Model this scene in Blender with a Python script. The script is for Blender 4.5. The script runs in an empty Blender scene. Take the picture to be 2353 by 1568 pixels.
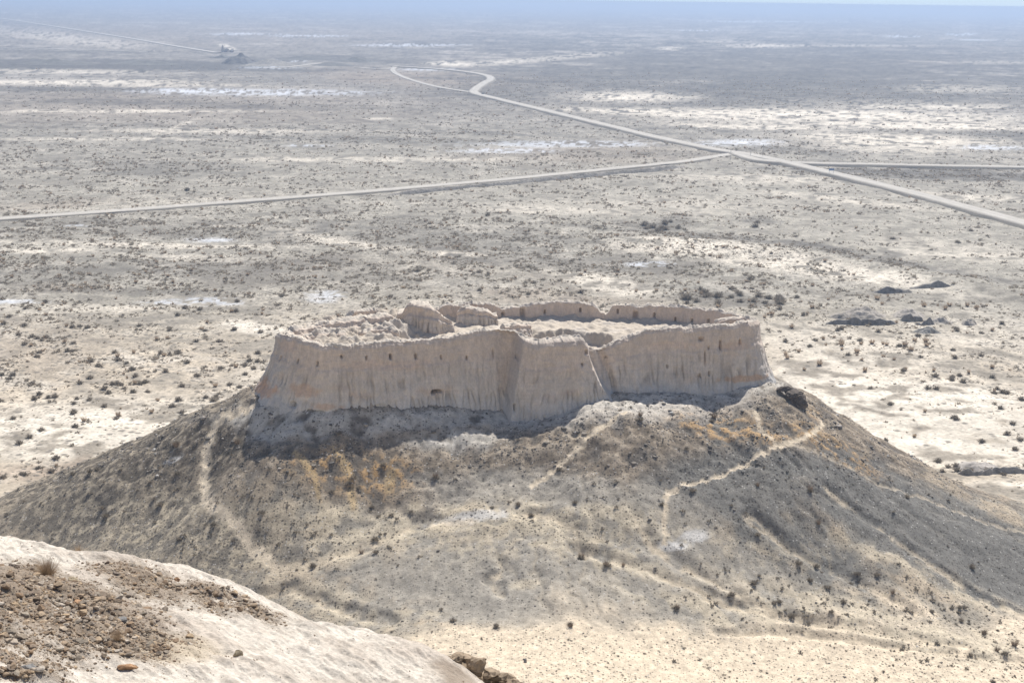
import bpy, math, random
import numpy as np

rng = np.random.default_rng(7)
random.seed(7)
SC = bpy.context.scene
COL = SC.collection
rad = math.radians

# ------------------------------------------------------------------ camera maths
CAM = np.array([0.0, 0.0, 100.0])
FP, CXP, CYP = 3231.0, 1176.0, 784.0            # focal length and centre of a 2352 x 1568 frame
PITCH = math.atan(784.0 / FP)
ROLL = rad(0.8)
_F = np.array([0, math.cos(PITCH), -math.sin(PITCH)])
_R0 = np.array([1.0, 0, 0])
_U0 = np.array([0, math.sin(PITCH), math.cos(PITCH)])
_R = math.cos(ROLL) * _R0 + math.sin(ROLL) * _U0
_U = math.cos(ROLL) * _U0 - math.sin(ROLL) * _R0

def ray(px, py):
    px = np.asarray(px, float)[..., None]; py = np.asarray(py, float)[..., None]
    v = _F + (px - CXP) / FP * _R - (py - CYP) / FP * _U
    return v

def at_z(px, py, z):
    v = ray(px, py)
    t = (np.asarray(z, float)[..., None] - 100.0) / v[..., 2:3]
    return CAM + v * t

def at_d(px, py, d):                              # d = horizontal distance from the camera
    v = ray(px, py)
    t = np.asarray(d, float)[..., None] / np.hypot(v[..., 0:1], v[..., 1:2])
    return CAM + v * t

def project(P):
    q = P - CAM
    zz = np.maximum(q @ _F, 1e-3)
    return CXP + FP * (q @ _R) / zz, CYP - FP * (q @ _U) / zz

# ------------------------------------------------------------------ noise
def _hash(ix, iy, seed):
    h = (ix.astype(np.int64) * 374761393 + iy.astype(np.int64) * 668265263 + seed * 974634777) & 0xFFFFFFFF
    h = ((h ^ (h >> 13)) * 1274126177) & 0xFFFFFFFF
    h = (h ^ (h >> 16)) & 0xFFFFFFFF
    h = (h * 2246822519) & 0xFFFFFFFF
    return (h ^ (h >> 15)) & 0xFFFFFFFF

def perlin(x, y, seed=0):
    x = np.asarray(x, float); y = np.asarray(y, float)
    xi = np.floor(x); yi = np.floor(y)
    fx = x - xi; fy = y - yi
    xi = xi.astype(np.int64); yi = yi.astype(np.int64)
    u = fx * fx * fx * (fx * (fx * 6 - 15) + 10); v = fy * fy * fy * (fy * (fy * 6 - 15) + 10)
    def g(ax, ay):
        a = _hash(xi + ax, yi + ay, seed) * (2 * math.pi / 4294967296.0)
        return np.cos(a) * (fx - ax) + np.sin(a) * (fy - ay)
    n00 = g(0, 0); n10 = g(1, 0); n01 = g(0, 1); n11 = g(1, 1)
    return 1.5 * ((n00 * (1 - u) + n10 * u) * (1 - v) + (n01 * (1 - u) + n11 * u) * v)

def fbm(x, y, wl, oct=4, seed=0, gain=0.5):
    s = 0; a = 1.0; t = 0; f = 1.0 / wl
    for k in range(oct):
        s = s + a * perlin(x * f + 17.3 * k, y * f - 9.1 * k, seed + k); t += a
        a *= gain; f *= 2.03
    return s / t * 1.6

def sstep(a, b, x):
    t = np.clip((x - a) / (b - a), 0, 1)
    return t * t * (3 - 2 * t)

def mix(c, m, col):
    return c + (np.asarray(col) - c) * np.clip(m, 0, 1)[:, None]

def poly_dist(X, Y, pts):
    d = np.full(X.shape, 1e9)
    for (x0, y0), (x1, y1) in zip(pts[:-1], pts[1:]):
        dx, dy = x1 - x0, y1 - y0
        L = dx * dx + dy * dy + 1e-12
        t = np.clip(((X - x0) * dx + (Y - y0) * dy) / L, 0, 1)
        d = np.minimum(d, np.hypot(X - x0 - t * dx, Y - y0 - t * dy))
    return d

def ell(px, py, cx, cy, rx, ry, rot=0.0, soft=0.35, warp=0):
    a = rad(rot); dx = px - cx; dy = py - cy
    u = (dx * math.cos(a) + dy * math.sin(a)) / rx
    v = (-dx * math.sin(a) + dy * math.cos(a)) / ry
    r = np.sqrt(u * u + v * v) + warp
    return 1 - sstep(1 - soft, 1 + soft, r)

# ------------------------------------------------------------------ mesh helpers
def link(name, me, mat=None, parent=None):
    o = bpy.data.objects.new(name, me)
    COL.objects.link(o)
    if mat is not None: me.materials.append(mat)
    if parent is not None: o.parent = parent
    return o

def np_mesh(name, V, F, col=None, smooth=True):
    V = np.ascontiguousarray(V, dtype=np.float32); F = np.ascontiguousarray(F, dtype=np.int32)
    me = bpy.data.meshes.new(name)
    n, (m, k) = len(V), F.shape
    me.vertices.add(n); me.vertices.foreach_set('co', V.ravel())
    me.loops.add(m * k); me.loops.foreach_set('vertex_index', F.ravel())
    me.polygons.add(m); me.polygons.foreach_set('loop_start', np.arange(0, m * k, k, dtype=np.int32))
    me.polygons.foreach_set('use_smooth', np.full(m, smooth, dtype=bool))
    me.update(calc_edges=True)
    if col is not None:
        a = me.attributes.new('Col', 'FLOAT_COLOR', 'POINT')
        c = np.ones((n, 4), np.float32); c[:, :col.shape[1]] = col
        a.data.foreach_set('color', c.ravel())
    return me

def grid_faces(nr, nc, wrap=False):
    r = np.arange(nr - 1)[:, None]; c = np.arange(nc if wrap else nc - 1)[None, :]
    c2 = (c + 1) % nc
    f = np.stack([r * nc + c, r * nc + c2, (r + 1) * nc + c2, (r + 1) * nc + c], -1)
    return f.reshape(-1, 4)

def tag(o, label=None, cat=None, group=None, kind=None):
    if label: o['label'] = label
    if cat: o['category'] = cat
    if group: o['group'] = group
    if kind: o['kind'] = kind
    return o

# ------------------------------------------------------------------ materials
def nn(nt, t, **kw):
    n = nt.nodes.new(t)
    for k, v in kw.items():
        if k.startswith('i_'):
            key = k[2:].replace('_', ' ')
            n.inputs[int(key) if key.isdigit() else key].default_value = v
        else: setattr(n, k, v)
    return n

def ground_mat(name, scales, amps, speck=None, bump=0.3, bump_scale=3.0, rough=0.95, stretch=(1, 1, 1)):
    """vertex colour (albedo of the soil) x procedural grain; alpha = amount of pebbles"""
    m = bpy.data.materials.new(name); m.use_nodes = True
    nt = m.node_tree; L = nt.links
    b = nt.nodes['Principled BSDF']; b.inputs['Roughness'].default_value = rough
    b.inputs['Specular IOR Level'].default_value = 0.15
    at = nn(nt, 'ShaderNodeAttribute', attribute_name='Col')
    geo = nn(nt, 'ShaderNodeNewGeometry')
    mp = nn(nt, 'ShaderNodeMapping'); mp.inputs['Scale'].default_value = stretch
    L.new(geo.outputs['Position'], mp.inputs['Vector'])
    cur = at.outputs['Color']
    for s, a in zip(scales, amps):
        nz = nn(nt, 'ShaderNodeTexNoise', i_Scale=s, i_Detail=4.0, i_Roughness=0.65)
        L.new(mp.outputs[0], nz.inputs['Vector'])
        mr = nn(nt, 'ShaderNodeMapRange'); mr.inputs['From Min'].default_value = 0.25; mr.inputs['From Max'].default_value = 0.75
        mr.inputs['To Min'].default_value = 1 - a; mr.inputs['To Max'].default_value = 1 + a
        L.new(nz.outputs['Fac'], mr.inputs['Value'])
        mx = nn(nt, 'ShaderNodeMix', data_type='RGBA', blend_type='MULTIPLY'); mx.inputs['Factor'].default_value = 1
        L.new(cur, mx.inputs[6]); L.new(mr.outputs[0], mx.inputs[7])
        cur = mx.outputs[2]
    if speck:
        for (sc, thr, colr, k) in speck:
            vo = nn(nt, 'ShaderNodeTexVoronoi', i_Scale=sc)
            L.new(mp.outputs[0], vo.inputs['Vector'])
            sep = nn(nt, 'ShaderNodeSeparateColor'); L.new(vo.outputs['Color'], sep.inputs[0])
            # cell chosen (random < thr * alpha) and close to its centre
            ma = nn(nt, 'ShaderNodeMath', operation='MULTIPLY', i_1=thr); L.new(at.outputs['Alpha'], ma.inputs[0])
            lt = nn(nt, 'ShaderNodeMath', operation='LESS_THAN'); L.new(sep.outputs[0], lt.inputs[0]); L.new(ma.outputs[0], lt.inputs[1])
            ds = nn(nt, 'ShaderNodeMapRange'); ds.inputs['From Min'].default_value = 0.5; ds.inputs['From Max'].default_value = 0.25
            L.new(vo.outputs['Distance'], ds.inputs['Value'])
            mu = nn(nt, 'ShaderNodeMath', operation='MULTIPLY'); L.new(lt.outputs[0], mu.inputs[0]); L.new(ds.outputs[0], mu.inputs[1])
            mk = nn(nt, 'ShaderNodeMath', operation='MULTIPLY', i_1=k); L.new(mu.outputs[0], mk.inputs[0])
            mx = nn(nt, 'ShaderNodeMix', data_type='RGBA'); L.new(mk.outputs[0], mx.inputs['Factor'])
            L.new(cur, mx.inputs[6]); mx.inputs[7].default_value = (*colr, 1)
            cur = mx.outputs[2]
    L.new(cur, b.inputs['Base Color'])
    if bump:
        nz = nn(nt, 'ShaderNodeTexNoise', i_Scale=bump_scale, i_Detail=6.0, i_Roughness=0.7)
        L.new(mp.outputs[0], nz.inputs['Vector'])
        bp = nn(nt, 'ShaderNodeBump', i_Strength=bump, i_Distance=0.25)
        L.new(nz.outputs['Fac'], bp.inputs['Height']); L.new(bp.outputs[0], b.inputs['Normal'])
    return m

def twig_mat(name, c0, c1, trans=0.25):
    m = bpy.data.materials.new(name); m.use_nodes = True
    nt = m.node_tree; L = nt.links
    b = nt.nodes['Principled BSDF']; b.inputs['Roughness'].default_value = 0.9
    b.inputs['Specular IOR Level'].default_value = 0.1
    geo = nn(nt, 'ShaderNodeNewGeometry'); oi = nn(nt, 'ShaderNodeObjectInfo')
    nz = nn(nt, 'ShaderNodeTexNoise', i_Scale=0.23, i_Detail=2.0)
    L.new(geo.outputs['Position'], nz.inputs['Vector'])
    ad = nn(nt, 'ShaderNodeMath', operation='ADD'); L.new(geo.outputs['Random Per Island'], ad.inputs[0]); L.new(oi.outputs['Random'], ad.inputs[1])
    ad2 = nn(nt, 'ShaderNodeMath', operation='ADD'); L.new(ad.outputs[0], ad2.inputs[0]); L.new(nz.outputs['Fac'], ad2.inputs[1])
    hf = nn(nt, 'ShaderNodeMath', operation='MULTIPLY', i_1=0.36); L.new(ad2.outputs[0], hf.inputs[0])
    cr = nn(nt, 'ShaderNodeValToRGB'); cr.color_ramp.elements[0].color = (*c0, 1); cr.color_ramp.elements[1].color = (*c1, 1)
    cr.color_ramp.elements[0].position = 0.15; cr.color_ramp.elements[1].position = 0.85
    L.new(hf.outputs[0], cr.inputs[0]); L.new(cr.outputs[0], b.inputs['Base Color'])
    if trans:
        tr = nn(nt, 'ShaderNodeBsdfTranslucent'); L.new(cr.outputs[0], tr.inputs['Color'])
        ms = nn(nt, 'ShaderNodeMixShader', i_0=trans); out = nt.nodes['Material Output']
        L.new(b.outputs[0], ms.inputs[1]); L.new(tr.outputs[0], ms.inputs[2]); L.new(ms.outputs[0], out.inputs['Surface'])
    return m

def stone_mat(name, stops, scale=8.0, bump=0.4):
    m = bpy.data.materials.new(name); m.use_nodes = True
    nt = m.node_tree; L = nt.links
    b = nt.nodes['Principled BSDF']; b.inputs['Roughness'].default_value = 0.85
    b.inputs['Specular IOR Level'].default_value = 0.25
    geo = nn(nt, 'ShaderNodeNewGeometry'); oi = nn(nt, 'ShaderNodeObjectInfo')
    ad = nn(nt, 'ShaderNodeMath', operation='ADD'); L.new(geo.outputs['Random Per Island'], ad.inputs[0]); L.new(oi.outputs['Random'], ad.inputs[1])
    fr = nn(nt, 'ShaderNodeMath', operation='FRACT'); L.new(ad.outputs[0], fr.inputs[0])
    cr = nn(nt, 'ShaderNodeValToRGB'); cr.color_ramp.interpolation = 'LINEAR'
    el = cr.color_ramp.elements
    while len(el) < len(stops): el.new(0.5)
    for e, (p, c) in zip(el, stops): e.position = p; e.color = (*c, 1)
    L.new(fr.outputs[0], cr.inputs[0])
    nz = nn(nt, 'ShaderNodeTexNoise', i_Scale=scale, i_Detail=5.0, i_Roughness=0.7)
    L.new(geo.outputs['Position'], nz.inputs['Vector'])
    mr = nn(nt, 'ShaderNodeMapRange'); mr.inputs['From Min'].default_value = .25; mr.inputs['From Max'].default_value = .75
    mr.inputs['To Min'].default_value = .6; mr.inputs['To Max'].default_value = 1.4
    L.new(nz.outputs['Fac'], mr.inputs['Value'])
    mx = nn(nt, 'ShaderNodeMix', data_type='RGBA', blend_type='MULTIPLY'); mx.inputs['Factor'].default_value = 1
    L.new(cr.outputs[0], mx.inputs[6]); L.new(mr.outputs[0], mx.inputs[7]); L.new(mx.outputs[2], b.inputs['Base Color'])
    bp = nn(nt, 'ShaderNodeBump', i_Strength=bump, i_Distance=0.03)
    L.new(nz.outputs['Fac'], bp.inputs['Height']); L.new(bp.outputs[0], b.inputs['Normal'])
    return m

def plain_mat(name, c, rough=0.6, var=0.15):
    m = bpy.data.materials.new(name); m.use_nodes = True
    nt = m.node_tree; b = nt.nodes['Principled BSDF']; b.inputs['Roughness'].default_value = rough
    nz = nn(nt, 'ShaderNodeTexNoise', i_Scale=3.0, i_Detail=4.0)
    cr = nn(nt, 'ShaderNodeValToRGB')
    cr.color_ramp.elements[0].color = (*[v * (1 - var) for v in c], 1); cr.color_ramp.elements[1].color = (*[min(1, v * (1 + var)) for v in c], 1)
    nt.links.new(nz.outputs['Fac'], cr.inputs[0]); nt.links.new(cr.outputs[0], b.inputs['Base Color'])
    return m

# colours (albedo)
SAND = (0.62, 0.525, 0.40); CREAM = (0.60, 0.545, 0.46); TAN = (0.36, 0.30, 0.225); GREYS = (0.37, 0.35, 0.32)
GRAV = (0.195, 0.185, 0.166); GRAVM = (0.27, 0.245, 0.205); BROWN = (0.20, 0.162, 0.122); ORANGE = (0.42, 0.26, 0.11)
WHITE = (0.62, 0.60, 0.57); SALT = (0.56, 0.585, 0.63); DARKVEG = (0.15, 0.14, 0.125); REDBR = (0.30, 0.225, 0.17)

# ------------------------------------------------------------------ hill (terrain surface through survey points)
def _tps_points():
    P = []
    def z(px, py, zz): P.append(at_z(px, py, zz))
    def d(px, py, dd): P.append(at_d(px, py, dd))
    def w(x, y, zz): P.append(np.array([x, y, zz], float))
    for a in [(590, 922, 239.5), (690, 950, 233), (800, 950, 231), (970, 950, 233.5), (1165, 957, 237), (1340, 937, 236.5),
              (1400, 908, 240.5), (1510, 903, 243), (1620, 908, 245.5), (1766, 876, 252)]: d(*a)
    for a in [(1176, 1010, 27.2), (1176, 1100, 23.3), (1176, 1200, 19.5), (1176, 1300, 16), (1176, 1450, 12.5), (1176, 1568, 12),
              (0, 1138, 10), (250, 1040, 19), (420, 968, 26), (500, 945, 29), (540, 930, 30.5),
              (300, 1200, 13.8), (300, 1100, 18.3), (480, 1050, 22.8), (480, 1200, 16.8), (600, 1300, 13.5), (300, 1300, 10), (0, 1300, 6),
              (800, 1450, 10.8), (800, 1250, 16.5), (800, 1100, 23), (620, 1060, 25.2), (620, 1000, 27.9), (720, 1010, 27.8), (720, 1070, 24.8), (860, 1010, 27.6),
              (1850, 930, 29), (2020, 1028, 21.5), (2352, 1164, 9), (1500, 1000, 29), (1500, 1150, 22), (1500, 1300, 15.5), (1500, 1450, 11),
              (1500, 1568, 10), (1800, 1040, 25.5), (1800, 1200, 18), (1800, 1350, 12), (1800, 1568, 8), (2200, 1250, 11), (2200, 1400, 7),
              (2352, 1300, 7), (2352, 1568, 5), (2100, 1130, 17), (1800, 900, 31.5)]: z(*a)
    for a in [(-40, 255, 32.5), (0, 258, 32.5), (40, 265, 32.5), (-20, 272, 31), (20, 276, 32), (-92, 266, 2), (-50, 251, 27.5), (-58, 262, 20), (-45, 288, 20), (0, 296, 20),
              (45, 292, 19), (92, 276, 1), (-70, 320, -6), (0, 325, -4), (70, 320, -6), (-135, 250, -3), (-135, 215, -5), (-130, 300, -8),
              (135, 255, -4), (135, 215, -3), (130, 300, -8), (0, 140, 15), (0, 100, 33), (0, 60, 60), (0, 25, 82), (-60, 100, 30), (60, 100, 26),
              (-60, 140, 9), (70, 150, 5), (-130, 150, 0), (135, 150, 0), (-60, 50, 62), (60, 50, 56), (-130, 80, 28), (130, 80, 22), (-130, 25, 70), (130, 25, 66)]: w(*a)
    return np.array(P)

_TP = _tps_points()
def _tps_fit(P, lam=2.0):
    x = P[:, :2] / 100.0; n = len(P)
    r2 = ((x[:, None] - x[None]) ** 2).sum(-1)
    K = 0.5 * r2 * np.log(r2 + 1e-12) + lam * 1e-5 * np.eye(n)
    A = np.zeros((n + 3, n + 3)); A[:n, :n] = K; A[:n, n] = 1; A[:n, n + 1:] = x; A[n:, :n] = A[:n, n:].T
    return np.linalg.solve(A, np.concatenate([P[:, 2], np.zeros(3)])), x
_TC, _TX = _tps_fit(_TP)
def hill0(X, Y):
    X = np.asarray(X, float) / 100; Y = np.asarray(Y, float) / 100
    s = _TC[-3] + _TC[-2] * X + _TC[-1] * Y
    for c, (a, b) in zip(_TC[:-3], _TX):
        r2 = (X - a) ** 2 + (Y - b) ** 2
        s = s + c * 0.5 * r2 * np.log(r2 + 1e-12)
    return s

def at_hill(px, py, dmin=165.0, dmax=262.0):
    px = np.atleast_1d(np.asarray(px, float)); py = np.atleast_1d(np.asarray(py, float))
    v = ray(px, py); hd = np.hypot(v[:, 0], v[:, 1])
    D = np.linspace(dmin, dmax, 500)
    out = np.zeros((len(px), 3)); ok = np.zeros(len(px), bool)
    for i in range(len(px)):
        Q = CAM + v[i] * (D / hd[i])[:, None]
        h = hill0(Q[:, 0], Q[:, 1])
        b = np.nonzero(Q[:, 2] <= h)[0]
        k = b[0] if len(b) else len(D) - 1
        ok[i] = len(b) > 0
        out[i] = Q[k]; out[i, 2] = h[k]
    return out, ok

def hpoly(pts):
    q, _ = at_hill([p[0] for p in pts], [p[1] for p in pts])
    return [tuple(p[:2]) for p in q]

PATHS = [([(575, 938), (520, 952), (500, 968), (487, 1000), (475, 1050), (470, 1100), (475, 1150), (490, 1170), (540, 1200), (580, 1250), (620, 1285), (650, 1305)], 0.85, 1.0),
         ([(1868, 945), (1889, 965), (1885, 985), (1850, 1020), (1780, 1040), (1700, 1070), (1620, 1100), (1560, 1110), (1532, 1130), (1526, 1180), (1527, 1240)], 0.42, .9),
         ([(1735, 950), (1750, 1000), (1780, 1030)], 0.45, 0.7),
         ([(1440, 955), (1350, 1010), (1290, 1060), (1220, 1110)], 0.5, 0.8),
         ([(1300, 1000), (1345, 1012)], 0.5, 0.5),
         ([(1780, 1036), (1850, 1042), (1950, 1075), (2050, 1120), (2200, 1175), (2352, 1232)], 0.35, 0.45)]
GULLIES = [([(1460, 1190), (1500, 1250), (1560, 1290), (1640, 1330), (1720, 1375), (1800, 1410), (1900, 1440)], 0.9),
           ([(1320, 1260), (1420, 1285), (1530, 1325), (1600, 1350), (1700, 1385)], 0.8),
           ([(1720, 1190), (1810, 1262), (1900, 1300), (1990, 1340), (2100, 1400)], 0.8),
           ([(1900, 1130), (2010, 1200), (2110, 1275), (2200, 1335), (2352, 1410)], 0.8),
           ([(640, 1312), (720, 1292), (830, 1250), (900, 1215), (980, 1190), (1080, 1195)], 1.2),
           ([(1140, 1285), (1157, 1308), (1130, 1330), (1147, 1362)], 0.7),
           ([(1650, 1450), (1850, 1460), (2100, 1490), (2352, 1520)], 0.7),
           ([(1620, 1370), (1800, 1420), (2000, 1450), (2200, 1480)], 0.9),
           ([(590, 1365), (680, 1350), (760, 1385), (900, 1420)], 0.7),
           ([(1190, 1180), (1260, 1180), (1310, 1215), (1330, 1250), (1340, 1270)], 0.9)]
OTRAILS = [([(765, 1027), (800, 1080), (812, 1155)], 0.8), ([(680, 1042), (722, 1090), (736, 1145)], 0.7), ([(900, 1080), (890, 1110)], 1.0)]
PATHW = [(hpoly(p), w, s) for p, w, s in PATHS]
GULW = [(hpoly(p), w) for p, w in GULLIES]
OTW = [(hpoly(p), w) for p, w in OTRAILS]

def hill_layers(X, Y):
    """height, albedo, pebble amount of the hill at world X, Y"""
    Z = hill0(X, Y)
    px, py = project(np.stack([X, Y, Z], -1))
    n1 = fbm(X, Y, 14, 4, 11); n2 = fbm(X, Y, 4.0, 4, 21); n3 = fbm(X, Y, 1.3, 3, 31); nb = fbm(X, Y, 40, 3, 41)
    wob = 0.30 * n1 + 0.25 * n2; n4 = fbm(X, Y, 0.9, 2, 51)
    rough = sstep(1250, 1000, py + 60 * n1)
    flat = sstep(1400, 1480, py + 25 * n1)
    Z = Z + nb * 0.9 * (1 - flat) * sstep(905, 1010, py) + n1 * (0.75 + 0.3 * rough) * (1 - 0.7 * flat) + n2 * (0.13 + 0.28 * rough) * (1 - 0.8 * flat) + n3 * (0.04 + 0.12 * rough) * (1 - 0.8 * flat)
    # drainage rills running down from the brow
    th = np.arctan2(X - 5, 268 - Y); rr = np.hypot(X - 5, 268 - Y)
    gl = perlin((th + 0.035 * n1 + 0.02 * n2) * 15, rr / 38 + 0.3 * n1, 63); gl2 = perlin((th + 0.02 * n2) * 38, rr / 20, 64)
    env = sstep(28, 42, rr) * (1 - 0.9 * flat) * (0.25 + 0.75 * sstep(-.3, .5, nb + .5 * n1))
    rill = sstep(0.16, 0.0, np.abs(gl)) * env; rill2 = sstep(0.14, 0.0, np.abs(gl2)) * env * sstep(-.2, .3, n1)
    Z = Z + (0.40 * np.abs(gl) - 0.15 * rill) * env + (0.10 * np.abs(gl2) - 0.05 * rill2) * env
    nf = X.shape[0]
    c = np.tile(np.array(GRAVM), (nf, 1))
    g = np.full(nf, 0.7)
    c = mix(c, sstep(-0.15, 0.45, n2 + 0.6 * n1), TAN)
    # brown rocky upper slope
    up = sstep(1180, 1090, py + 60 * n1)
    c = mix(c, up * 0.85, BROWN); c = mix(c, up * sstep(0.0, 0.5, n2 + 0.5 * n3) * 0.7, (0.33, 0.28, 0.22))
    c = mix(c, up * sstep(0.1, 0.5, -n2) * 0.7, (0.14, 0.125, 0.11))
    # left slope
    lf = ell(px, py, 250, 1090, 330, 120, -18, 0.4, wob)
    c = mix(c, lf * 0.9, (0.165, 0.14, 0.108)); c = mix(c, lf * sstep(0.05, 0.45, n3 + .5 * n2) * 0.75, (0.36, 0.305, 0.23)); c = mix(c, lf * sstep(0.05, 0.45, -n3) * 0.6, (0.10, 0.085, 0.07))
    ll = ell(px, py, 400, 1230, 330, 90, 8, 0.5, wob)
    c = mix(c, ll * .8, (0.205, 0.18, 0.145)); c = mix(c, ll * sstep(-0.15, 0.35, 0.6 * n2 + 0.9 * n3) * 0.8, (0.45, 0.385, 0.285)); g = np.maximum(g, ll * 1.0)
    # grey gravel fans
    for e in [(1060, 1320, 330, 100, 2), (1330, 1350, 300, 90, 5), (1600, 1300, 200, 80, 15), (1560, 1180, 120, 80, 20), (1250, 1130, 260, 50, 5)]:
        m = ell(px, py, *e, soft=0.4, warp=wob)
        c = mix(c, m * (0.88 + 0.1 * n1), (0.315, 0.29, 0.25)); g = g + (0.32 - g) * m
    smooth_m = np.zeros(nf)
    for e in [(2120, 1215, 430, 80, 24), (2090, 1190, 420, 85, 23), (1720, 1130, 210, 60, 18), (2230, 1290, 240, 60, 24), (1830, 1250, 260, 50, 24)]:
        m = ell(px, py, *e, soft=0.35, warp=wob * 0.8)
        c = mix(c, m * 0.95, (0.172, 0.166, 0.153)); g = g + (.8 - g) * m; smooth_m = np.maximum(smooth_m, m)
    rill = rill * (1 - .75 * smooth_m); rill2 = rill2 * (1 - .85 * smooth_m); c = mix(c, rill * .30 * (1 - up), (0.44, 0.375, 0.28)); c = mix(c, rill2 * .2 * (1 - up), (0.42, 0.36, 0.27)); c = mix(c, rill * .25 * up, (0.13, 0.11, 0.09))
    # sandy flats
    low = sstep(1375, 1490, py + 75 * nb + 45 * n1 + 15 * n2 + 0.03 * (px - 1176))
    c = mix(c, low * 0.95, SAND); g = g * (1 - 0.45 * low)
    lr = ell(px, py, 2080, 1440, 420, 75, 14, 0.5, wob)
    c = mix(c, lr * sstep(-0.35, 0.25, n1 + 0.6 * n2) * 0.85, SAND)
    mid = ell(px, py, 1000, 1185, 480, 38, 1, 0.5, wob)
    c = mix(c, mid * sstep(-0.5, 0.15, n2 + n1) * 0.85, (0.46, 0.395, 0.295)); m2 = ell(px, py, 1150, 1240, 700, 60, 3, .6, wob); c = mix(c, m2 * sstep(-.1, .4, n2 + n3) * .6, (0.44, 0.38, 0.285))
    for e in [(1980, 1420, 330, 40, 14), (1650, 1400, 250, 30, 12), (2150, 1330, 260, 22, 22), (760, 1380, 160, 40, 15), (2200, 1480, 260, 40, 8), (820, 1240, 200, 45, -18), (1250, 1200, 110, 40, 25), (1440, 1300, 170, 22, 14), (960, 1405, 60, 9, 0), (1210, 1345, 40, 12, 0), (1420, 1185, 120, 26, 0)]:
        m = ell(px, py, *e, soft=0.5, warp=wob)
        c = mix(c, m * sstep(-0.4, 0.2, n2) * 0.85, (0.47, 0.41, 0.315))
    # white chalk patches
    for e in [(1085, 1184, 72, 13, -4), (1600, 1228, 36, 13, 8), (1555, 1248, 36, 9, 5), (400, 1065, 25, 6, -20)]:
        m = ell(px, py, *e, soft=0.4, warp=wob + 0.35 * n3)
        c = mix(c, m * 0.8, WHITE)
    # orange clay
    for e, s in [((800, 1070, 130, 50, 8), .75), ((700, 1075, 70, 30, 0), .6), ((900, 1075, 60, 35, 0), .7), ((1640, 975, 130, 34, 12), .85), ((1760, 1010, 60, 28, 20), .8),
                 ((1900, 1030, 120, 30, 26), .75), ((1830, 1000, 50, 25, -20), .5), ((560, 935, 30, 7, -20), .8), ((1870, 950, 25, 14, 30), .5)]:
        m = ell(px, py, *e, soft=0.6, warp=wob + 0.3 * n3)
        c = mix(c, m * s * .85 * sstep(-0.1, 0.35, n2 * .7 + n3), ORANGE)
    # pale rock right under the walls and along the brink
    pr = np.maximum.reduce([ell(px, py, 660, 965, 130, 42, 0, 0.4, wob), ell(px, py, 960, 965, 420, 24, 0, 0.5, wob), ell(px, py, 1500, 925, 320, 30, -8, 0.5, wob), ell(px, py, 1050, 1005, 120, 22, 0, .5, wob)])
    c = mix(c, pr * 0.9 * sstep(-.7, -.1, n2), (0.50, 0.47, 0.42)); g = g * (1 - .65 * pr)
    br = ell(px, py, 1480, 950, 260, 26, -6, 0.5, wob)
    c = mix(c, br * 0.6, (0.46, 0.42, 0.37))
    for pts, w, s in PATHW:
        dd = poly_dist(X, Y, pts)
        m = 1 - sstep(w * 0.5, w * 1.4, dd + 0.45 * n3 + .35 * n4)
        c = mix(c, m * s * 0.97, (0.66, 0.56, 0.425)); g = g * (1 - 0.7 * m); Z = Z - 0.12 * m
    for pts, w in GULW:
        dd = poly_dist(X, Y, pts) + 0.9 * n2
        Z = Z - 0.5 * np.exp(-(dd / (w * 1.7)) ** 2) + .2 * np.exp(-((dd - w * 2.2) / (w * 1.2)) ** 2)
        m = 1 - sstep(w * 0.25, w * 1.1, np.abs(dd) + 0.5 * n3)
        c = mix(c, m * 0.75 * sstep(-.5, .2, n1 + n2 + .25), (0.52, 0.44, 0.33)); g = g * (1 - 0.5 * m)
    for pts, w in OTW:
        m = 1 - sstep(w * 0.3, w * 1.2, poly_dist(X, Y, pts) + 0.6 * n2)
        c = mix(c, m * 0.75, (0.46, 0.34, 0.19))
    c = c * (1 + (1 - .6 * smooth_m) * ((0.10 + .18 * up) * n3 + 0.09 * n2 + .15 * n4))[:, None]
    return Z, np.clip(c, 0.02, 0.8), np.clip(g, 0, 1)

def build_hill():
    xs = np.concatenate([np.arange(-140, -98, 1.5), np.arange(-98, 98, 0.27), np.arange(98, 141, 1.5)])
    ys = np.concatenate([np.arange(18, 164, 1.5), np.arange(164, 262, 0.27), np.arange(262, 335, 1.2)])
    X, Y = np.meshgrid(xs, ys); sh = X.shape
    Z, c, g = hill_layers(X.ravel(), Y.ravel())
    V = np.stack([X.ravel(), Y.ravel(), Z], -1)
    me = np_mesh('hill', V, grid_faces(*sh), np.concatenate([c, g[:, None]], 1))
    m = ground_mat('hill_soil', (0.9, 4.0), (0.22, 0.22),
                   speck=[(2.0, 0.42, (0.065, 0.058, 0.05), 0.8), (3.2, 0.45, (0.085, 0.075, 0.065), 0.75), (3.0, 0.05, (0.5, 0.48, 0.45), 0.8)], bump=0.6, bump_scale=2.5)
    o = link('hill', me, m); tag(o, kind='structure')
    return xs, ys, Z.reshape(sh)
HXS, HYS, HZ = build_hill()
def hill_z(x, y):
    i = np.clip(np.searchsorted(HXS, x) - 1, 0, len(HXS) - 2); j = np.clip(np.searchsorted(HYS, y) - 1, 0, len(HYS) - 2)
    u = np.clip((x - HXS[i]) / (HXS[i + 1] - HXS[i]), 0, 1); v = np.clip((y - HYS[j]) / (HYS[j + 1] - HYS[j]), 0, 1)
    return (HZ[j, i] * (1 - u) + HZ[j, i + 1] * u) * (1 - v) + (HZ[j + 1, i] * (1 - u) + HZ[j + 1, i + 1] * u) * v

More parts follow.
